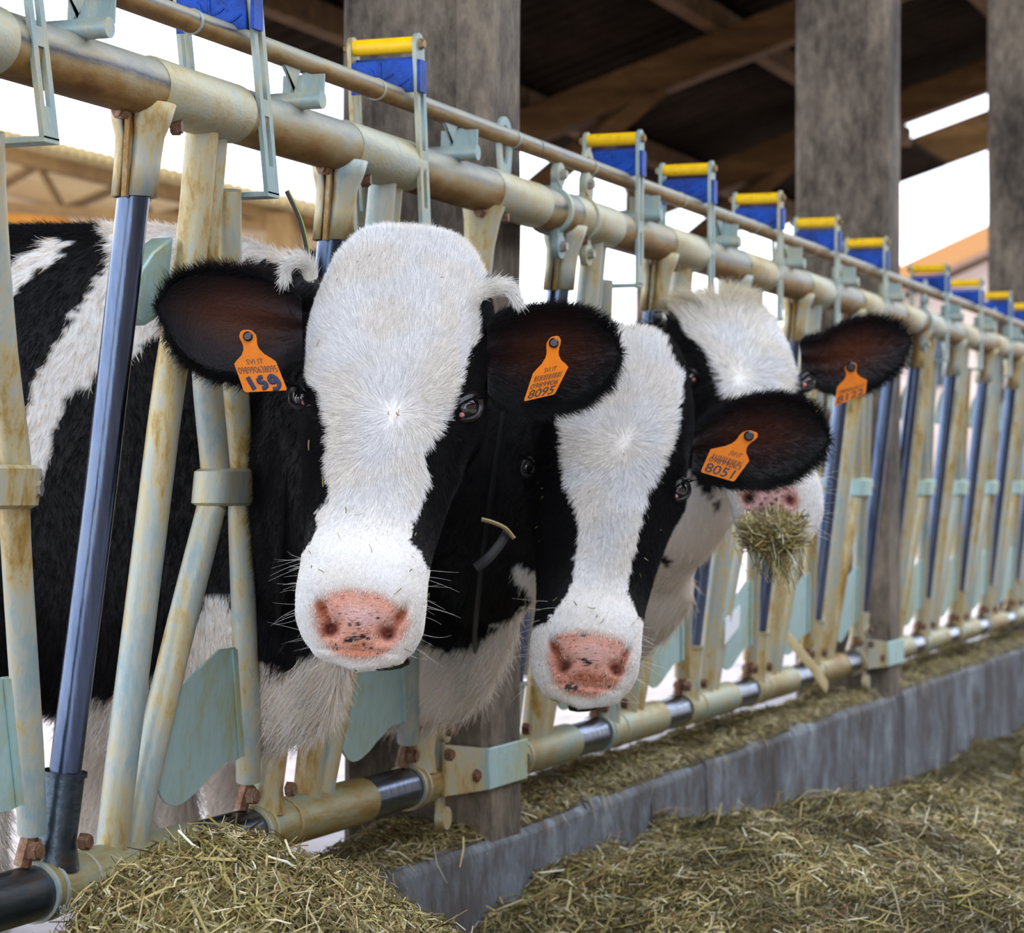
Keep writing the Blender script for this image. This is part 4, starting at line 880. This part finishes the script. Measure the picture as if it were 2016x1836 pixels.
cow2, fr2, hm2 = make_cow('cow', dict(label='second cow, black with a narrow white blaze, left ear behind the nearest cow, tag 8051', seed=12, k=.87, L=.508, wid=.98,
    rot=(22, -4, 6.3), ref=(1196, 902, 3.42), reft=.40, slot=(-.02, 3.53),
    carve=[(1110, 1310, 12, 16, .6, .026), (1095, 1280, 8, 24, -.4, .014), (1215, 1316, 11, 14, -.6, .024), (1230, 1290, 8, 22, .5, .009), (1160, 1352, 54, 4, .1, .008), (1058, 925, 24, 24, 0, .006), (1330, 968, 24, 24, 0, .006)],
    white=[(1203, 662), (1102, 803), (1114, 840), (1121, 896), (1125, 952), (1140, 989), (1143, 1038), (1136, 1101), (1121, 1160), (1091, 1205), (1075, 1224), (1020, 1240), (1010, 1420), (1320, 1420), (1300, 1222), (1277, 1222), (1255, 1212), (1236, 1164), (1240, 1108), (1248, 1064), (1259, 1019), (1274, 963), (1292, 915), (1315, 870), (1329, 822), (1344, 751), (1322, 729), (1307, 690), (1268, 664)],
    pad=[(1079, 1262), (1104, 1243), (1140, 1240), (1170, 1243), (1222, 1255), (1241, 1278), (1240, 1312), (1215, 1354), (1170, 1376), (1118, 1368), (1088, 1346), (1076, 1302)],
    stain=[(1096, 1278, 8, 26, -.45, (.30, .06, .02), .9), (1114, 1312, 8, 13, .6, (.10, .02, .02), .9), (1234, 1288, 7, 24, .45, (.34, .08, .03), .85), (1212, 1318, 8, 11, -.6, (.16, .04, .03), .85),
           (1160, 1335, 52, 10, .1, (.42, .10, .03), .8), (1165, 1285, 34, 18, .1, (.88, .58, .58), .55), (1160, 1368, 50, 6, .1, (.55, .18, .08), .6)],
    spots=[(1153, 1301, 8), (1148, 1298, 5), (1160, 1305, 5), (1151, 1249, 7), (1175, 1315, 2.5), (1140, 1330, 3), (1120, 1352, 9), (1132, 1354, 7), (1222, 1300, 2.5), (1200, 1352, 4)],
    poll_spot=(1232, 668, 20), whorl=(1229, 853), hl=1.35, hr=1.15, nhair=110000, nbody=45000,
    eyes=[(1046, 922, .0145, -1), (1338, 966, .0150, 1)], eyetilt=.5, creamy=1100,
    ears=[dict(geo=dict(up=[(1365, 850), (1395, 822), (1431, 800), (1480, 785), (1529, 782), (1568, 791), (1594, 808), (1618, 831), (1630, 858)], lo=[(1362, 925), (1392, 940), (1420, 948), (1447, 952), (1496, 955), (1545, 942), (1578, 922), (1608, 896), (1629, 868)], Zb=3.45, Zt=3.52, cup=.035), red=.7)],
    dewlap=[((.14, 3.46, .74), .015, .05), ((.07, 3.52, .715), .032, .10), ((.0, 3.57, .69), .036, .135), ((-.1, 3.57, .67), .06, .14), ((-.3, 3.53, .70), .08, .14)],
    neck=[((.12, 3.455, .90), .085, .18, .0), ((.0, 3.555, .88), .070, .22, 0), ((-.06, 3.57, .87), .08, .25, -.1), ((-.20, 3.54, .92), .14, .34, 0), ((-.48, 3.50, .92), .20, .32, 0), ((-1.0, 3.50, .92), .215, .32, 0), ((-1.7, 3.50, .94), .215, .31, 0), ((-2.05, 3.50, .96), .16, .25, 0), ((-2.2, 3.50, .96), .04, .08, 0)],
    legs=[(-.42, 3.40, 0), (-.40, 3.60, .06), (-1.85, 3.42, 0), (-1.8, 3.70, .1)],
    bodywhite=[[(280, 400), (640, 400), (600, 505), (540, 498), (470, 502), (280, 505)], [(820, 1262), (880, 1284), (930, 1272), (1000, 1222), (1050, 1180), (1015, 1140), (1005, 1115), (1025, 1120), (1070, 1130), (1150, 1180), (1150, 1900), (560, 1900), (560, 1450), (700, 1450), (800, 1400)], [(560, 1500), (900, 1450), (1300, 1450), (1300, 1900), (560, 1900)]],
    bodyblack=[]))
t3 = ear_tag(cow2, (1399, 884), (1475, 907), (1379, 929), (1445, 948), (1474, 858), 3.44, [('SVI IT', -.2, .0, -.1, .5), ('09899063', .28, .48, -.85, .85), ('8051', .53, .93, -.85, .75)], 'orange ear tag numbered 8051', code=True)

cow3, fr3, hm3 = make_cow('cow', dict(label='third cow, curly white forehead, chewing a mouthful of hay, tag 8122', seed=13, k=.72, L=.475, wid=1.0,
    rot=(40, 12, -5), ref=(1470, 728, 4.22), reft=.40, slot=(-.02, 4.45),
    carve=[(1473, 981, 10, 10, .5, .020), (1553, 985, 8, 10, -.5, .018), (1520, 1025, 44, 5, .0, .008)],
    white=[(1336, 602), (1342, 628), (1352, 654), (1378, 674), (1405, 706), (1418, 733), (1431, 765), (1447, 790), (1470, 860), (1440, 930), (1400, 960), (1390, 1100), (1700, 1120), (1680, 900), (1570, 870), (1548, 778), (1558, 742), (1571, 706), (1584, 667), (1582, 625), (1600, 500), (1330, 500)],
    pad=[(1448, 965), (1480, 950), (1530, 948), (1565, 952), (1576, 985), (1566, 1010), (1540, 1030), (1490, 1030), (1462, 1005)], padcol=(.66, .36, .34),
    stain=[(1458, 975, 7, 18, 0, (.55, .18, .10), .8), (1474, 982, 8, 9, .5, (.03, .01, .01), .95), (1555, 985, 6, 10, -.4, (.12, .03, .03), .9), (1568, 985, 7, 18, 0, (.60, .22, .14), .7), (1515, 1012, 26, 14, 0, (.03, .02, .02), .9)],
    spots=[(1500, 962, 3), (1512, 968, 3), (1522, 960, 4), (1535, 966, 3), (1508, 980, 3), (1528, 982, 4), (1540, 976, 3), (1518, 992, 4), (1500, 992, 3), (1534, 996, 4), (1548, 962, 3)],
    whorl=(1458, 735), hl=1.8, hr=1.5, nhair=50000, nbody=26000, curly=True,
    eyes=[(1589, 752, .0150, 1), (1358, 742, .0140, -1)], eyetilt=.3, creamy=900,
    ears=[dict(geo=dict(up=[(1575, 672), (1600, 668), (1618, 664), (1637, 651), (1669, 635), (1708, 628), (1751, 635), (1780, 651), (1790, 664)], lo=[(1578, 745), (1610, 760), (1643, 771), (1686, 772), (1718, 759), (1751, 736), (1774, 713), (1787, 684), (1791, 672)], Zb=4.3, Zt=4.38, cup=.04), red=1.2)],
    dewlap=[((.14, 4.35, .74), .015, .05), ((.07, 4.40, .715), .032, .09), ((.0, 4.46, .70), .036, .12), ((-.1, 4.47, .68), .06, .14), ((-.3, 4.47, .70), .08, .14)],
    neck=[((.12, 4.32, .92), .085, .17, .0), ((.0, 4.445, .90), .072, .21, 0), ((-.06, 4.46, .89), .08, .24, -.1), ((-.20, 4.47, .90), .15, .29, 0), ((-.48, 4.48, .92), .235, .32, 0), ((-1.0, 4.48, .92), .24, .32, 0), ((-1.7, 4.48, .94), .24, .31, 0), ((-2.05, 4.48, .96), .17, .25, 0), ((-2.2, 4.48, .96), .04, .08, 0)],
    legs=[(-.42, 4.34, 0), (-.38, 4.62, .06), (-1.85, 4.34, 0), (-1.8, 4.62, .1)],
    bodywhite=[], whitebody=True, bodyblack=[[(1300, 1100), (1312, 1096), (1325, 1104), (1318, 1116), (1304, 1116)], [(1340, 900), (1375, 960), (1420, 1010), (1400, 930), (1370, 860)], [(1000, 500), (1340, 500), (1360, 800), (1330, 1000), (1000, 900)]]))
t4 = ear_tag(cow3, (1648, 762), (1707, 748), (1642, 800), (1704, 775), (1675, 722), 4.26, [('098990638122', .2, .45, -.8, .85), ('8122', .52, .93, -.85, .85)], 'orange ear tag numbered 8122')

# neck straps: loops round the necks with loose tails
def neck_strap(root, c, a, b_, tilt, tail, tail_w=.010):
    t = bpy.data.objects.new('neck_strap', None); COL.objects.link(t); t.location = c; adopt(t, root); t['label'] = 'black neck strap with a yellow edge'
    inv = Matrix.Translation(-Vector(c))
    pts = [Vector(c) + V(b_ * 0 + math.cos(q) * a * -.3 + math.sin(q) * tilt, math.cos(q) * a, math.sin(q) * b_) for q in np.linspace(0, 2 * math.pi, 30)]
    o = MB().tube(pts, .012, 6, r2=.2, up=(1, 0, 0)).build('band', M['strap'], t); o.matrix_parent_inverse = inv
    for dz, m_, k in ((0, 'strap', 1), (.002, 'strapy', .35)):
        pp = spline([at(*q) + V(.002, 0, 0) * (dz > 0) for q in tail], 5); o = MB().tube(pp, tail_w * k / 2, 6, r2=.35, up=(SN, -CS, 0)).build('tail' if dz == 0 else 'tail_edge', M[m_], t); o.matrix_parent_inverse = inv
neck_strap(cow1, (.05, 2.94, .93), .088, .20, .03, [(608, 515, 3.0), (603, 480, 3.01), (590, 430, 3.02), (565, 376, 3.03)], .006)
neck_strap(cow2, (.12, 3.44, .87), .088, .20, .03, [(1000, 1045, 3.40), (985, 1070, 3.39), (960, 1100, 3.38), (936, 1118, 3.38)], .013)
pts = spline([at(x, y, 3.39) for x, y in ((1012, 1060), (995, 1040), (970, 1028), (948, 1022))], 4); MB().tube(pts, .005, 6, r2=.5).build('strap_knot', M['lath'], cow2)
for rt, (x, y, Z) in ((cow1, (764, 1300, 2.93)), (cow2, (1152, 1384, 3.42))):
    p = at(x, y, Z); mb = MB(); n = 18; prof = [(-.024, .002), (-.022, .010), (-.012, .014), (.0, .015), (.014, .014), (.024, .009), (.027, .002)]
    mb.tube([p + V(CS, SN, .10) * q for q, _ in prof], [k for _, k in prof], n, r2=.75); o = mb.build('chin_pad', M['black'], rt); o['label'] = 'dark rounded lower chin'

# ------------------------------------------------------------------ hay
HP = np.array([[.62, .50, .24], [.50, .40, .15], [.36, .29, .09], [.22, .18, .05], [.13, .10, .03], [.72, .64, .42], [.28, .16, .06], [.40, .36, .13], [.80, .76, .62]])
HW = np.array([.15, .13, .14, .17, .16, .07, .10, .05, .03])
def straws(name, P, N, lmin, lmax, wmin, wmax, seed, parent=None, lift=.25, dark=None, hang=0, base_dir=None, spread=1.0):
    rs = np.random.default_rng(seed); n = len(P)
    d = rs.normal(size=(n, 3)) if base_dir is None else base_dir + rs.normal(size=(n, 3)) * spread
    d -= (d * N).sum(1, keepdims=True) * N * (1 - lift * rs.random((n, 1))); d /= np.linalg.norm(d, axis=1, keepdims=True)
    ln = (lmin + (lmax - lmin) * rs.random(n) ** 2.2)[:, None]; wd = (wmin + (wmax - wmin) * rs.random(n) ** 1.6)[:, None]
    s = np.cross(d, N + rs.normal(0, .5, (n, 3))); s /= np.linalg.norm(s, axis=1, keepdims=True) + 1e-9
    nn = np.cross(s, d); bend = (nn * rs.normal(0, .10, (n, 1)) + s * rs.normal(0, .06, (n, 1))) * ln; bend[:, 2] -= hang * ln[:, 0]
    a, b, c = P - d * ln / 2, P + bend, P + d * ln / 2
    fold = nn * wd * .35
    vs = np.stack([a - s * wd / 2, a + fold * .6, a + s * wd / 2, b - s * wd / 2, b + fold, b + s * wd / 2, c - s * wd * .3, c + fold * .3, c + s * wd * .3], 1).reshape(-1, 3)
    o = np.arange(n)[:, None, None] * 9; q = np.array([[0, 1, 4, 3], [1, 2, 5, 4], [3, 4, 7, 6], [4, 5, 8, 7]])[None]
    fs = (o + q).reshape(-1, 4); ci = rs.choice(len(HP), n, p=HW / HW.sum()); col = HP[ci] * rs.uniform(.5, 1.15, (n, 1))
    if dark is not None: col = col * dark[:, None]
    ob = np_mesh(name, vs, fs, M['hay'], np.repeat(col, 9, 0), parent, smooth=False); ob['kind'] = 'stuff'; return ob
def hz(x, y):
    b = np.interp(y, [1.5, 2.6, 3.2, 3.5, 3.68, 3.86, 4.6, 5.2, 6.0, 7.0, 14], [.05, .12, .13, .14, .20, .275, .245, .195, .125, .085, .065])
    crest = .035 * np.exp(-((x - .42) / .22) ** 2) * np.interp(y, [3, 4, 5, 6.2, 7], [.2, .6, 1, .6, .2]) * 2
    b = b + crest - .10 * sm((x - .8) / 1.2)
    mound = .37 * np.exp(-(np.abs(x - .15) / .28) ** 2.6) * np.where(y < 2.47, np.exp(-(np.abs(y - 2.47) / .21) ** 2.2), np.exp(-(np.abs(y - 2.47) / .58) ** 1.9))
    b = np.maximum(b, 0) + mound
    P = np.stack([x, y, 0 * x], -1).reshape(-1, 3); n = vnoise(P, 2.2, 41) * .022 + vnoise(P, 6, 42) * .012 + vnoise(P, 16, 43) * .005
    return np.maximum(b + n.reshape(x.shape), .004)
def heap(name, x0, x1, y0, y1, nx, ny, f, mat_):
    X, Y = np.meshgrid(np.linspace(x0, x1, nx), np.linspace(y0, y1, ny), indexing='ij'); Z = f(X, Y)
    Vt = np.stack([X, Y, Z], -1).reshape(-1, 3); i = np.arange(nx - 1)[:, None]; k = np.arange(ny - 1)[None]
    Fc = np.stack([i * ny + k, (i + 1) * ny + k, (i + 1) * ny + k + 1, i * ny + k + 1], -1).reshape(-1, 4)
    return Vt, Fc
Vt, Fc = heap('hay', .006, 1.75, 1.7, 13.5, 110, 620, hz, None)
bed = np_mesh('hay_bed', Vt, Fc, M['haybase']); tag(bed, 'bed of chopped hay along the feed curb with a tall mound at the left front', 'hay', kind='stuff')
N = vnormals(Vt, Fc); N[N[:, 2] < 0] *= -1; px, py, Zd = proj(Vt)
inv_ = ((px > -40) & (px < 2060) & (py > 1250) & (py < 1880)) + .30 * ((px > -900) & (px < 3300) & (py < 3200)); dens = inv_ / np.maximum(Zd, 1) ** 1.6 * (1 + 1.2 * (Vt[:, 1] < 3.2))
P, Nn, _, _ = sample(Vt, Fc, N, dens + 1e-9, 185000, 3); P = P + Nn * (NR.random((len(P), 1)) * .010 - .002)
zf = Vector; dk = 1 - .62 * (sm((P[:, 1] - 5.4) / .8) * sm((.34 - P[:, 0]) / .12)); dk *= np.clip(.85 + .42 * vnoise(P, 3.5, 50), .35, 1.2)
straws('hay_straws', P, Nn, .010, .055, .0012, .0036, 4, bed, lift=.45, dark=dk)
P, Nn, _, _ = sample(Vt, Fc, N, dens + 1e-9, 2600, 5); straws('long_straws', P + Nn * .012, Nn, .05, .12, .002, .0045, 6, bed, lift=.7)
m_ = dens * np.exp(-((Vt[:, 0] - .15) / .3) ** 2) * (Vt[:, 1] < 3.2) * (Vt[:, 2] > .25)
P, Nn, _, _ = sample(Vt, Fc, N, m_ + 1e-12, 9000, 8); straws('mound_straws', P + Nn * (NR.random((9000, 1)) * .022), Nn, .015, .06, .0012, .003, 9, bed, lift=.9)
# thin hay lying on the curb
def cz_(x, y):
    P = np.stack([x, y, 0 * x], -1).reshape(-1, 3); n = (.012 + .012 * vnoise(P, 2.5, 61) + .006 * vnoise(P, 9, 62)).reshape(x.shape)
    return .346 + n * sm((x + .19) / .03) * sm((-.008 - x) / .045) + .018 * np.exp(-((x + .13) / .05) ** 2) * sm(.5 + .5 * np.sin(y * 1.7))
Vc, Fcc = heap('c', -.182, -.010, 2.2, 13, 22, 500, cz_, None)
cb = np_mesh('curb_hay', Vc, Fcc, M['haybase']); tag(cb, 'thin layer of spilled hay lying on top of the concrete curb', 'hay', kind='stuff')
Nc = vnormals(Vc, Fcc); Nc[Nc[:, 2] < 0] *= -1; px, py, Zd = proj(Vc); dn = ((px > -40) & (px < 2060)) / np.maximum(Zd, 1) ** 1.6
P, Nn, _, _ = sample(Vc, Fcc, Nc, dn * (Vc[:, 0] < -.025) + 1e-9, 26000, 13); straws('curb_straws', P + Nn * .004, Nn, .010, .05, .0012, .0034, 14, cb, lift=.3, dark=np.full(len(P), .85))
e = np.nonzero((Vc[:, 0] > -.04) & (px > 560) & (px < 2000))[0]; e = NR.choice(e, 260); P = Vc[e] + [.012, 0, -.006]
straws('curb_fringe', P, np.tile([1., 0, .4], (260, 1)), .02, .07, .0012, .003, 15, cb, base_dir=np.tile([.5, 0, -.8], (260, 1)), spread=.35)
# mouthful of hay
c0 = np.array(at(1522, 1040, 4.03)); n = 1500; rs = np.random.default_rng(21)
P = c0 + np.clip(rs.normal(size=(n, 3)), -1.7, 1.7) * [.024, .020, .014] + [0, 0, -.004]; mh = straws('mouthful_of_hay', P, np.tile([0., -.8, .6], (n, 1)), .02, .055, .0012, .0026, 22, None, base_dir=np.tile([.5, .1, -.35], (n, 1)), spread=.7, hang=.15)
tag(mh, 'mouthful of olive hay hanging from the mouth of the third cow', 'hay', kind='stuff')
P = c0 + rs.normal(size=(150, 3)) * [.022, .012, .012] + [.008, 0, -.035]; straws('hanging_straws', P, np.tile([.2, -.8, .6], (150, 1)), .05, .13, .0012, .0024, 23, mh, base_dir=np.tile([.12, 0, -1.], (150, 1)), spread=.22)
# loose bits of hay stuck on the coats
for cw, (HVx, HNx), sd_ in ((cow1, hm1, 31), (cow2, hm2, 32)):
    f_ = np.nonzero(facing(HVx, HNx) > .3)[0]; k = np.random.default_rng(sd_).choice(f_, 46); straws('hay_bits', HVx[k] + HNx[k] * .006, HNx[k], .004, .014, .0008, .0016, sd_, cw, lift=.2)
